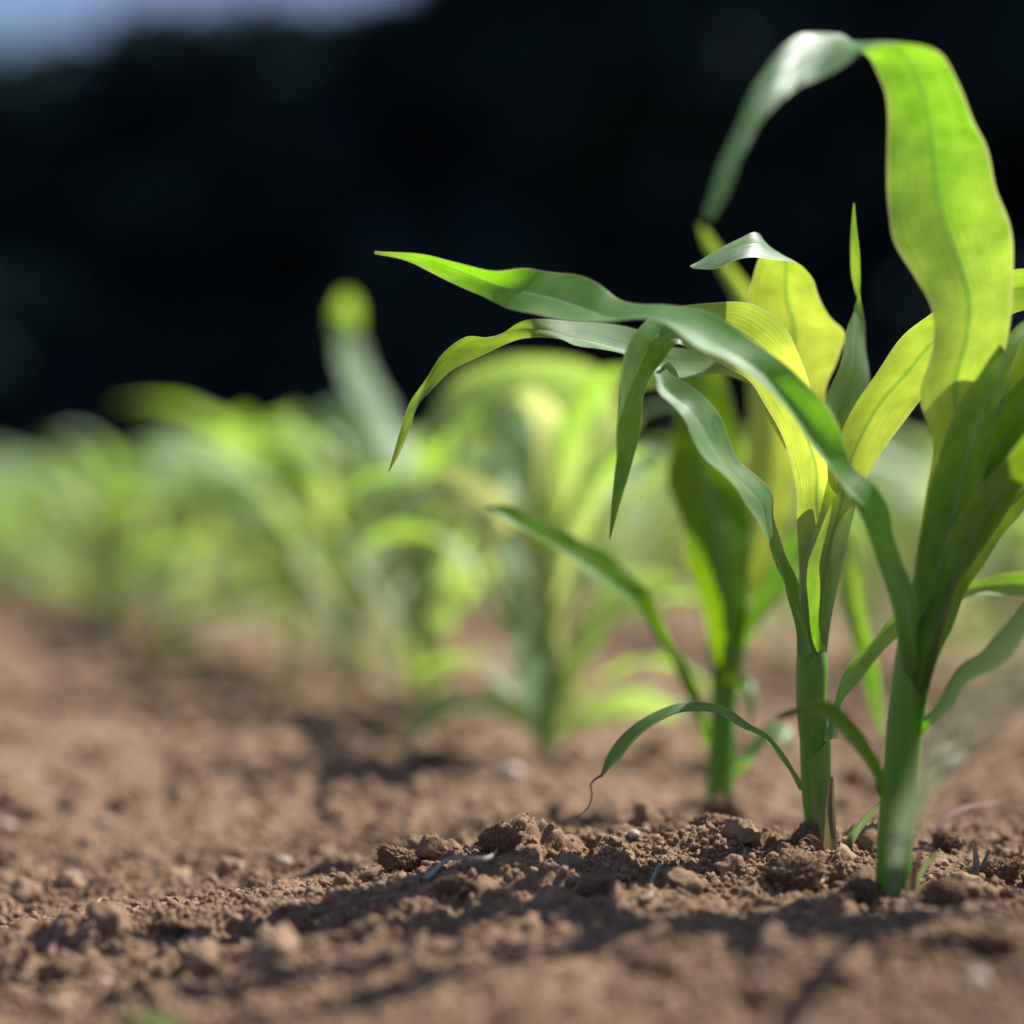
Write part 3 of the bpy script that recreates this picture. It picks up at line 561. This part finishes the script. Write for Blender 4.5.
D3 = [(732, 652, 746, 648, 1.41, 0, .003, .05), (740, 628, 752, 634, 1.40, -.006, .003, .02), (752, 600, 770, 610, 1.395, -.016, .004, .02), (772, 562, 792, 580, 1.39, -.02, .004, .02), (794, 530, 806, 556, 1.385, -.02, .004, .02), (822, 518, 826, 546, 1.38, -.02, .004, .05), (846, 530, 836, 556, 1.375, -.012, .003, .2), (860, 566, 838, 582, 1.37, 0, .003, .25), (866, 612, 846, 620, 1.368, .0, .003, .15), (876, 655, 858, 662, 1.367, .006, .003, .05), (882, 700, 870, 704, 1.366, .006, .002, .02), (884, 738, 882, 740, 1.365, 0, 0, .02)]
traced_leaf(P3, D3, 'leaf that arches right behind the second stem and hangs down', seed=24)
E3 = [(726, 785, 736, 780, 1.40, .004, .002, .0), (740, 772, 744, 752, 1.39, .016, .003, 0), (756, 756, 758, 732, 1.38, .022, .003, 0), (770, 742, 776, 722, 1.37, .02, .002, .1), (782, 742, 790, 728, 1.362, .014, .002, .5), (790, 750, 794, 746, 1.36, 0, 0, .6)]
traced_leaf(P3, E3, 'small pale lowest leaf right of the stem', seed=25)
E4 = [(738, 690, 742, 676, 1.40, 0, .001, .3), (746, 700, 752, 680, 1.39, .008, .002, .1), (748, 716, 756, 700, 1.384, .008, .002, .1), (748, 728, 750, 727, 1.38, 0, 0, .2)]
traced_leaf(P3, E4, seed=26)

# the plant standing just right of the frame, nearer the camera: one leaf enters the picture
P0 = plant(1500, 1472, .42, 'corn plant at the lower right edge, one grey out-of-focus leaf tip before the front stem')
traced_tube(P0, [(1498, 1560, 82, .42), (1500, 1470, 82, .42), (1504, 1200, 82, .42), (1510, 1000, 78, .42, .1), (1516, 820, 70, .42, .2), (1520, 690, 40, .42, .3)])
DEPTH_SCALE[P0.name] = .764
I0 = [(1496, 860, 1514, 800, 0.5497, 0, -0.003, 0), (1390, 740, 1404, 680, 0.5497, 0.012, 0.003, 0), (1250, 660, 1256, 600, 0.5497, 0.01, 0.003, 0), (1130, 650, 1116, 600, 0.5759, 0.008, 0.003, 0), (1046, 684, 1020, 646, 0.6545, 0.006, 0.003, 0), (976, 744, 952, 716, 0.8115, 0.005, 0.003, 0), (938, 796, 908, 776, 1.0079, 0.004, 0.003, 0), (920, 835, 888, 822, 1.1387, 0.004, 0.002, 0), (908, 870, 885, 864, 1.2173, 0.004, 0.002, 0), (897, 900, 889, 899, 1.2500, 0, 0.001, 0)]
I0 = [tuple(m+(v-m)*.60 for v, m in zip(q[:4], ((q[0]+q[2])/2, (q[1]+q[3])/2)*2))+q[4:] for q in I0]
traced_leaf(P0, I0, 'grey out-of-focus leaf drooping in front of the front stem', seed=31, mat=LEAF_GREY)
for q, lst in enumerate([
    [(1500, 700, 1540, 700, .55, 0, .01, .4), (1470, 540, 1560, 510, .54, .0, .01, .4), (1490, 400, 1590, 370, .53, .0, .008, .3), (1560, 280, 1640, 270, .52, 0, .006, .2), (1680, 240, 1700, 300, .51, 0, .004, .1), (1790, 360, 1780, 380, .50, 0, .002, .1)],
    [(1500, 740, 1535, 740, .55, 0, -.01, .1), (1560, 600, 1620, 620, .56, 0, .004, .2), (1660, 520, 1700, 570, .57, 0, .005, .1), (1780, 520, 1790, 560, .58, 0, .002, .1), (1880, 640, 1879, 643, .59, 0, 0, .1)]]):
    traced_leaf(P0, lst, seed=33+q)

# ------------------------------------------------------------------ generic corn plants for the rows behind
def free_leaf(name, base, az, elev, length, width, curl, twist, tint0, seed, nv=26, nu=7):
    rng = np.random.default_rng(seed)
    n = 9; P = [np.array(base, float)]; th = elev
    wds = []; ang = az
    for i in range(n):
        t = i/(n-1)
        wds.append(width*(.40+1.9*t if t < .32 else 1.0)*(1 if t < .45 else max(0.02, 1-((t-.45)/.55)**1.7)))
        if i < n-1:
            st = length/(n-1)
            P.append(P[-1]+st*np.array([math.cos(ang)*math.cos(th), math.sin(ang)*math.cos(th), math.sin(th)]))
            th -= curl*(.35+1.3*t)/(n-1); ang += rng.uniform(-.10, .10)
    P = np.array(P); T = np.gradient(P, axis=0); T /= np.linalg.norm(T, axis=1)[:, None]
    L, Rr = [], []
    for i in range(n):
        t = i/(n-1)
        side = np.cross(T[i], [0, 0, 1.0]); side /= np.linalg.norm(side)+1e-9
        up = np.cross(side, T[i]); tw = twist*t*t
        w = (side*math.cos(tw)+up*math.sin(tw))*wds[i]/2
        L.append(P[i]-w); Rr.append(P[i]+w)
    f = [-w*.16 for w in wds]
    ti = [max(0, tint0*(1-1.4*i/(n-1))) for i in range(n)]
    return blade_mesh(name, L, Rr, f, ti, [0]*(n-1)+[.4], nu=nu, nv=nv, wavy=.002, seed=seed)

def make_proto(seed, H=.39):
    rng = random.Random(seed)
    top = H*.42
    parts = [('stem', tube_mesh('stem', [(0, 0, -.03), (0, 0, .02), (.002, 0, top*.5), (.004, .002, top), (.006, .002, top+.05)], [.0075, .0072, .0075, .0085, .004], nseg=10, nper=4, tint=[0, .1, 0, .2, .4], dry=[.5, .2, 0, 0, 0]), STEM)]
    az0 = rng.uniform(0, 6.28); nl = 11
    for i in range(nl):
        t = i/(nl-1)
        z = .012+(top-.012)*t**1.05
        az = az0+math.pi*i+rng.uniform(-.5, .5)
        ln = (.17+.24*math.sin(math.pi*min(1, .18+t*.72)))*rng.uniform(.85, 1.15)*H/.4
        el = R(40+36*t+rng.uniform(-8, 8))
        me = free_leaf('leaf', (.004*math.cos(az), .004*math.sin(az), z), az, el, ln, (.020+.026*min(1, t*1.6))*rng.uniform(.85, 1.15), rng.uniform(1.6, 2.8)*(1.15-.42*t), rng.uniform(-1.3, 1.3), .38+.55*t, seed*50+i)
        parts.append(('leaf', me, LEAF_FIELD))
    me = free_leaf('leaf', (0, 0, top), az0+1.5, R(80), .12*H/.4, .022, rng.uniform(.1, .5), rng.uniform(-1, 1), .3, seed*50+30)
    parts.append(('leaf', me, LEAF_FIELD))
    return parts
PROTOS = [make_proto(s) for s in range(1, 8)]
def place(k, x, y, rot, sc, label, group, sz=1.0):
    r = empty('corn_plant', (x, y, gz(x, y)))
    tag(r, label, 'corn plant', group)
    r.rotation_euler = (0, 0, rot); r.scale = (sc, sc, sc*sz)
    for nm, me, mt in PROTOS[k]:
        link(nm, me, mt, r)
    return r
ORD = ['', 'first', 'second', 'third', 'fourth', 'fifth', 'sixth', 'seventh', 'eighth', 'ninth', 'tenth', 'eleventh', 'twelfth', 'thirteenth', 'fourteenth']
rr = random.Random(11)
# near row, continued
P4 = plant(545, 757, 1.66, 'blurred corn plant left of the sharp three, one bright leaf arched like a bow')
traced_tube(P4, [(545, 775, 22, 1.66, .4), (545, 757, 20, 1.66, .6), (547, 690, 17, 1.66, 1), (550, 630, 16, 1.66, 1), (552, 560, 10, 1.66, 1)])
for q, lst in enumerate([
    [(540, 700, 556, 700, 1.66, 0, 0, .6), (540, 620, 564, 620, 1.66, 0, .003, .9), (540, 540, 574, 540, 1.66, 0, .004, 1), (536, 460, 572, 460, 1.655, 0, .004, .9), (530, 415, 560, 408, 1.64, -.01, .003, .8), (516, 400, 530, 388, 1.62, -.02, .002, .5), (496, 410, 499, 404, 1.60, -.01, .001, .3)],
    [(536, 745, 548, 740, 1.65, 0, 0, 0), (520, 690, 544, 685, 1.63, .05, .001, 0), (508, 630, 538, 622, 1.61, .08, .001, 0), (503, 575, 528, 560, 1.59, .08, .001, 0), (500, 535, 512, 530, 1.57, .02, .002, 0)],
    [(548, 715, 560, 722, 1.66, 0, 0, .2), (566, 650, 588, 664, 1.67, 0, .004, .3), (596, 596, 616, 622, 1.68, .01, .004, .3), (640, 570, 646, 598, 1.69, .01, .003, .2), (684, 580, 680, 592, 1.70, 0, .002, .2)],
    [(538, 690, 556, 690, 1.66, 0, 0, .5), (506, 590, 546, 575, 1.65, 0, .004, .8), (466, 520, 500, 490, 1.64, .0, .004, .8), (430, 500, 446, 470, 1.63, .01, .003, .5), (396, 520, 398, 505, 1.62, .01, .001, .3)],
    [(545, 740, 556, 742, 1.66, 0, 0, .2), (580, 706, 590, 726, 1.67, .01, .002, .3), (630, 690, 634, 716, 1.68, .015, .002, .3), (680, 706, 676, 720, 1.69, .01, .001, .3)],
    [(540, 740, 550, 736, 1.66, 0, 0, .2), (512, 722, 520, 700, 1.65, .01, .002, .3), (470, 712, 474, 694, 1.64, .015, .002, .3), (430, 728, 426, 716, 1.63, .01, .001, .3), (402, 756, 400, 753, 1.62, 0, 0, .3)],
    [(542, 660, 560, 660, 1.66, 0, 0, .3), (500, 560, 524, 560, 1.68, .03, .003, .05), (486, 480, 524, 478, 1.69, .05, .003, 0), (490, 420, 522, 416, 1.69, .05, .002, 0), (506, 384, 516, 384, 1.68, .03, .001, 0)]]):
    traced_leaf(P4, lst, seed=120+q, mat=LEAF_FIELD)
for q, (nm, me, mt) in enumerate(PROTOS[2]+PROTOS[5]):
    if nm == 'leaf' and q % 3:
        o = link(nm, me, mt, P4); o.scale = (.58, .58, .80); o.rotation_euler = (0, 0, .9)
P5 = place(1, -.105, 2.12, 2.4, .84, 'blurred corn plant, fifth in the near row, a grey spear leaf rising above the others', 'corn plants of the near row')
P4b = place(3, -.080, 1.98, 4.1, .90, 'blurred corn plant between the arched-leaf plant and the grey-spear plant', 'corn plants of the near row')
def extra(root, st, seed):
    Lp = [W(s[0], s[1], s[4]-s[5]/2) for s in st]; Rp = [W(s[2], s[3], s[4]+s[5]/2) for s in st]
    bpy.context.view_layer.update()
    inv = np.array(root.matrix_world.inverted())
    f = lambda Q: (np.c_[np.array(Q), np.ones(len(Q))]@inv.T)[:, :3]
    me = blade_mesh('leaf', f(Lp), f(Rp), [s[6] for s in st], [s[7] for s in st], [0]*len(st), seed=seed)
    o = link('leaf', me, LEAF_FIELD, root)
    return o
extra(P4, [(540, 690, 556, 690, 1.67, 0, .002, .3), (536, 560, 566, 560, 1.70, 0, .004, .4), (560, 470, 600, 470, 1.71, 0, .006, .5), (586, 420, 618, 410, 1.71, 0, .005, .4), (570, 398, 600, 372, 1.70, -.01, .004, .25), (530, 388, 540, 358, 1.69, -.012, .004, .2), (488, 398, 478, 366, 1.68, -.01, .003, .2), (455, 420, 440, 396, 1.67, -.006, .003, .2), (436, 448, 428, 440, 1.66, 0, 0, .2)], 91)
extra(P5, [(392, 560, 412, 560, 2.12, 0, .004, .3), (378, 470, 414, 465, 2.12, .03, .003, .1), (356, 410, 388, 402, 2.12, .08, .002, 0), (340, 365, 368, 362, 2.12, .09, .002, 0), (334, 335, 360, 335, 2.11, .07, .002, 0), (334, 312, 358, 312, 2.10, -.02, .002, 0), (340, 294, 354, 294, 2.08, -.03, .001, 0)], 92)
SLOPE = -.345
def in_view(x, y, m=.22): return abs(x) < .24*y+m
count = 0
n1 = 5
y = 2.34
while y < 11:
    x = -.105+SLOPE*(y-2.12)+rr.uniform(-.035, .035)
    if in_view(x, y):
        n1 += 1
        lab = f'{ORD[n1]} corn plant back along the near row, blurred green' if n1 < 13 else 'corn plant at the far blurred end of the near row, by the left edge'
        place(rr.randrange(7), x, y, rr.uniform(0, 6.28), rr.uniform(.78, .93), lab, 'corn plants of the near row'); count += 1
    y += rr.uniform(.11, .17)
ROWN = ['', 'second', 'third', 'fourth', 'fifth', 'sixth', 'seventh', 'eighth']
for k in range(1, 8):
    y = 1.6+rr.uniform(0, .2); j = 0
    while y < 9.5:
        x = -.105+SLOPE*(y-2.12)+.76*k+rr.uniform(-.04, .04)
        if in_view(x, y) and y > 2.2:
            j += 1
            if k == 1 and j < 7: lab = f'{ORD[j]} plant from the right edge inward in the blurred second corn row'
            else: lab = f'blurred corn plant in the {ROWN[k]} row back from the camera'+(', beyond its sixth plant' if k == 1 else '')
            place(rr.randrange(7), x, y, rr.uniform(0, 6.28), rr.uniform(.78, .94), lab, f'corn plants of the {ROWN[k]} row'); count += 1
        y += rr.uniform(.15, .23)
# far part of the field: one mass
Vs, Fs, UVs, Ts, off = [], [], [], [], 0
for k in range(-1, 22):
    y = 9.6+rr.uniform(0, .3)
    while y < 24:
        x = -.105+SLOPE*(y-2.12)+.76*k+rr.uniform(-.05, .05)
        if in_view(x, y, .5) and not (k == 0 and y < 11):
            for q in range(6):
                az = rr.uniform(0, 6.28); L0 = rr.uniform(.16, .26); w = .03; h0 = rr.uniform(.05, .18)
                c, s = math.cos(az), math.sin(az)
                for (ra, hh) in ((0, h0), (.3*L0, h0+.7*L0), (.75*L0, h0+.75*L0), (L0, h0+.35*L0)):
                    for sg in (-1, 1): Vs.append((x+c*ra-s*w/2*sg, y+s*ra+c*w/2*sg, hh)); UVs.append((.5+.4*sg, ra*3)); Ts.append(max(0, .6-ra*3))
                for b in range(3): Fs.append((off+2*b, off+2*b+1, off+2*b+3, off+2*b+2))
                off += 8
        y += .24
o = link('corn_field', mesh_np('corn_field', Vs, Fs, True, UVs, {'tint': Ts, 'dry': [0]*len(Ts)}), LEAF_FIELD)
tag(o, 'far rows of young corn blurred into one green band', 'corn field', kind='stuff')

# ------------------------------------------------------------------ small shoots
def blade_thing(pts, label, name='grass_shoot', cat='grass', mat=GRASS, tint=.2):
    """pts: list of blades, each [(px, py, width px, depth, tint)]"""
    b0 = W(pts[0][0][0], pts[0][0][1], pts[0][0][3])
    root = tag(empty(name, tuple(b0)), label, cat)
    for q, bl in enumerate(pts):
        L, Rr = [], []
        for i, (px, py, w, d, t) in enumerate(bl):
            a = np.array(bl[min(i+1, len(bl)-1)][:2], float)-np.array(bl[max(i-1, 0)][:2], float); a /= np.linalg.norm(a)+1e-9
            nx, ny = a[1], -a[0]
            L.append(W(px+nx*w/2, py+ny*w/2, d-.001)-b0); Rr.append(W(px-nx*w/2, py-ny*w/2, d+.001)-b0)
        link('blade', blade_mesh('blade', L, Rr, [.0015]*len(bl), [b[4] for b in bl], [0]*len(bl), nu=7, wavy=.0002, seed=60+q), mat, root)
    return root
blade_thing([[(843, 866, 9, 1.12, .6), (848, 845, 9, 1.12, .5), (858, 828, 8, 1.118, .3), (870, 815, 6, 1.115, .2), (881, 804, 2, 1.112, .2)]], 'pale green grass shoot between the second and front corn stems')
blade_thing([[(912, 902, 8, 1.03, .6), (914, 886, 8, 1.03, .5), (924, 868, 6, 1.028, .4), (938, 853, 2, 1.026, .3)]], 'short pale grass shoot at the right foot of the front corn stem')
blade_thing([[(975, 882, 8, 1.08, .8), (976, 862, 7, 1.08, .9), (974, 842, 2, 1.08, .9)], [(977, 882, 6, 1.082, .8), (984, 864, 5, 1.082, .9), (990, 850, 2, 1.082, .9)]], 'dry stubble sprout near the right edge behind the front stem', name='stubble_sprout', cat='sprout', mat=STRAW)
blade_thing([[(146, 1045, 22, .772, .2), (132, 1030, 30, .77, .2), (112, 1022, 4, .768, .2)], [(146, 1045, 22, .772, .2), (158, 1028, 30, .77, .2), (182, 1022, 4, .768, .2)]], 'tiny green weed seedling, only a blurred glow at the bottom left edge', name='weed_seedling', cat='weed')
blade_thing([[(470, 705, 10, 1.80, .2), (440, 700, 18, 1.79, .3), (415, 716, 14, 1.78, .4), (400, 738, 3, 1.77, .4)], [(470, 705, 10, 1.80, .2), (500, 690, 14, 1.81, .3), (520, 696, 3, 1.81, .3)]], 'low bright green weed between the blurred near-row plants', name='weed_seedling', cat='weed')

# ------------------------------------------------------------------ forest edge
def tree_mesh(seed, h, r, n, low=.12):
    rng = np.random.default_rng(seed)
    nb = 26
    bz = rng.uniform(low*h, h*.93, nb); fr = np.sqrt(np.clip(1-((bz/h-.42)/.62)**2, .05, 1))
    ba = rng.uniform(0, 6.28, nb); br = r*fr*rng.uniform(.15, .85, nb)
    bc = np.stack([br*np.cos(ba), br*np.sin(ba), bz], -1); bs = r*rng.uniform(.26, .5, nb)
    bc[0] = (0, 0, h*.9); bs[0] = r*.3
    w = bs**2; pick = rng.choice(nb, n, p=w/w.sum())
    d = rng.normal(size=(n, 3)); d /= np.linalg.norm(d, axis=1)[:, None]
    P = bc[pick]+d*(bs[pick]*rng.uniform(.45, 1.08, n)**.6)[:, None]*np.array([1, 1, .8])
    Rm = rand_rot(rng, n); s = rng.uniform(.10, .22, n)
    q = np.array([[-1, -.6, 0], [1, -.6, .12], [1.2, .6, 0], [-.8, .7, .12]])
    V = np.einsum('nij,kj->nki', Rm, q)*s[:, None, None]+P[:, None, :]
    F = np.arange(n*4).reshape(n, 4)
    crown = mesh_np('crown', V.reshape(-1, 3), F, False)
    # trunk with limbs, one mesh
    Vt, Ft, off = [], [], 0
    def add(me):
        nonlocal off
        co = np.zeros(len(me.vertices)*3); me.vertices.foreach_get('co', co); Vt.append(co.reshape(-1, 3))
        Ft.append(np.array([p.vertices[:] for p in me.polygons])+off); off += len(me.vertices); bpy.data.meshes.remove(me)
    add(tube_mesh('t', [(0, 0, -.2), (0, 0, .4), (.1, .05, h*.4), (0, .1, h*.85)], [r*.10, r*.075, r*.055, r*.015], nseg=10, nper=4))
    for k in range(9):
        b = bc[k+1]; z0 = max(h*.15, b[2]*.65)
        add(tube_mesh('t', [(0, 0, z0), tuple(b*np.array([.5, .5, 0])+np.array([0, 0, (z0+b[2])/2*.98])), tuple(b)], [r*.035, r*.022, r*.006], nseg=7, nper=3))
    trunk = mesh_np('trunk', np.vstack(Vt), np.vstack(Ft))
    return crown, trunk
TREES = [tree_mesh(200+i, 10, 3.0, 9000) for i in range(4)]
def tree(px, d, h, k, rot, label, group, name='forest_tree', wide=1.0):
    x = (px-512)/FPX*d
    t = tag(empty(name, (x, d, gz(x, d))), label, 'tree', group)
    s = h/10; t.scale = (s*wide, s*wide, s); t.rotation_euler = (0, 0, rot)
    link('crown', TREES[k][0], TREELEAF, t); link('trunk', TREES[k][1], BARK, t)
tr = random.Random(5)
low_lab = 'dark lower tree of the forest edge under the sky patch at upper left'
tall_lab = 'tall dark tree of the forest edge, rising above the top of the picture'
back_lab = 'dark tree deeper in the forest behind the front trunks'
for px, h in ((-150, 8.3), (-35, 8.1), (65, 8.15), (150, 8.6), (225, 8.3), (310, 8.5), (395, 8.7), (475, 9.6)):
    tree(px, 34+tr.uniform(-1, 1), h, tr.randrange(4), tr.uniform(0, 6.28), low_lab, 'forest edge trees', wide=1.15)
for px, h in ((625, 13), (730, 12.5), (830, 13.5), (940, 12.5), (1050, 13), (1180, 13)):
    tree(px, 34+tr.uniform(-1.5, 1.5), h, tr.randrange(4), tr.uniform(0, 6.28), tall_lab, 'forest edge trees')
for px, h in ((-230, 8.3), (-90, 8.1), (40, 8.2), (160, 8.6), (270, 8.5), (370, 8.8), (470, 9.2), (560, 10.5)):
    tree(px, 40+tr.uniform(-1, 1), h, tr.randrange(4), tr.uniform(0, 6.28), back_lab, 'deeper forest trees', wide=1.25)
for px in range(660, 1300, 110):
    tree(px, 40+tr.uniform(-1, 1), 14+tr.uniform(-1, 1), tr.randrange(4), tr.uniform(0, 6.28), back_lab, 'deeper forest trees')
BUSH = [tree_mesh(300+i, 3.0, 2.0, 4200, low=.05) for i in range(2)]
for i, px in enumerate(range(-220, 1320, 96)):
    d = 30+tr.uniform(-.8, .8); x = (px-512)/FPX*d
    t = tag(empty('bush', (x, d, gz(x, d))), 'dark bush of the undergrowth along the forest edge', 'bush', 'undergrowth bushes')
    s = tr.uniform(.85, 1.2); t.scale = (s, s, s); t.rotation_euler = (0, 0, tr.uniform(0, 6.28))
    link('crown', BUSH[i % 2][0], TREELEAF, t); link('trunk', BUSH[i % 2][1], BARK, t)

# ------------------------------------------------------------------ light, sky, camera
SUN_AZ, SUN_EL = R(60), R(52)          # azimuth from +Y (away from the camera) towards +X (right)
s = Vector((math.sin(SUN_AZ)*math.cos(SUN_EL), math.cos(SUN_AZ)*math.cos(SUN_EL), math.sin(SUN_EL)))
sl = bpy.data.lights.new('sun', 'SUN'); sl.energy = 5.0; sl.angle = R(.53); sl.color = (1, .95, .87)
so = bpy.data.objects.new('sun', sl); COL.objects.link(so)
so.rotation_euler = s.to_track_quat('Z', 'Y').to_euler(); so.location = (6, 6, 9)
w = bpy.data.worlds.new('World'); S.world = w; w.use_nodes = True
nt = w.node_tree; bg = nt.nodes['Background']
sky = nt.nodes.new('ShaderNodeTexSky'); sky.sky_type = 'NISHITA'; sky.sun_disc = False
sky.sun_elevation = SUN_EL; sky.sun_rotation = SUN_AZ; sky.air_density = 1.0; sky.dust_density = .6; sky.ozone_density = 3.0
tc = nt.nodes.new('ShaderNodeTexCoord'); cn = nt.nodes.new('ShaderNodeTexNoise'); cn.inputs['Scale'].default_value = 7.0; cn.inputs['Detail'].default_value = 4.0
nt.links.new(tc.outputs['Generated'], cn.inputs['Vector'])
cr = nt.nodes.new('ShaderNodeMapRange'); cr.inputs[1].default_value = .38; cr.inputs[2].default_value = .68; cr.inputs[3].default_value = .12; cr.inputs[4].default_value = .5
nt.links.new(cn.outputs[0], cr.inputs[0])
cm = nt.nodes.new('ShaderNodeMix'); cm.data_type = 'RGBA'; nt.links.new(cr.outputs[0], cm.inputs[0]); nt.links.new(sky.outputs[0], cm.inputs[6]); cm.inputs[7].default_value = (5.0, 6.0, 11.0, 1)
nt.links.new(cm.outputs[2], bg.inputs[0]); bg.inputs[1].default_value = .05

cam = bpy.data.cameras.new('camera'); co = bpy.data.objects.new('camera', cam); COL.objects.link(co)
co.location = (0, 0, CAM_H); co.rotation_euler = (R(90), 0, 0)
cam.sensor_fit = 'HORIZONTAL'; cam.sensor_width = 24; cam.lens = 50; cam.clip_start = .01; cam.clip_end = 600
cam.dof.use_dof = True; cam.dof.focus_distance = 1.095; cam.dof.aperture_fstop = 1.25
S.camera = co
S.view_settings.view_transform = 'Standard'; S.view_settings.look = 'None'; S.view_settings.exposure = .90; S.view_settings.gamma = 1
S.cycles.use_denoising = True
S.cycles.max_bounces = 10; S.cycles.transmission_bounces = 6; S.cycles.diffuse_bounces = 5
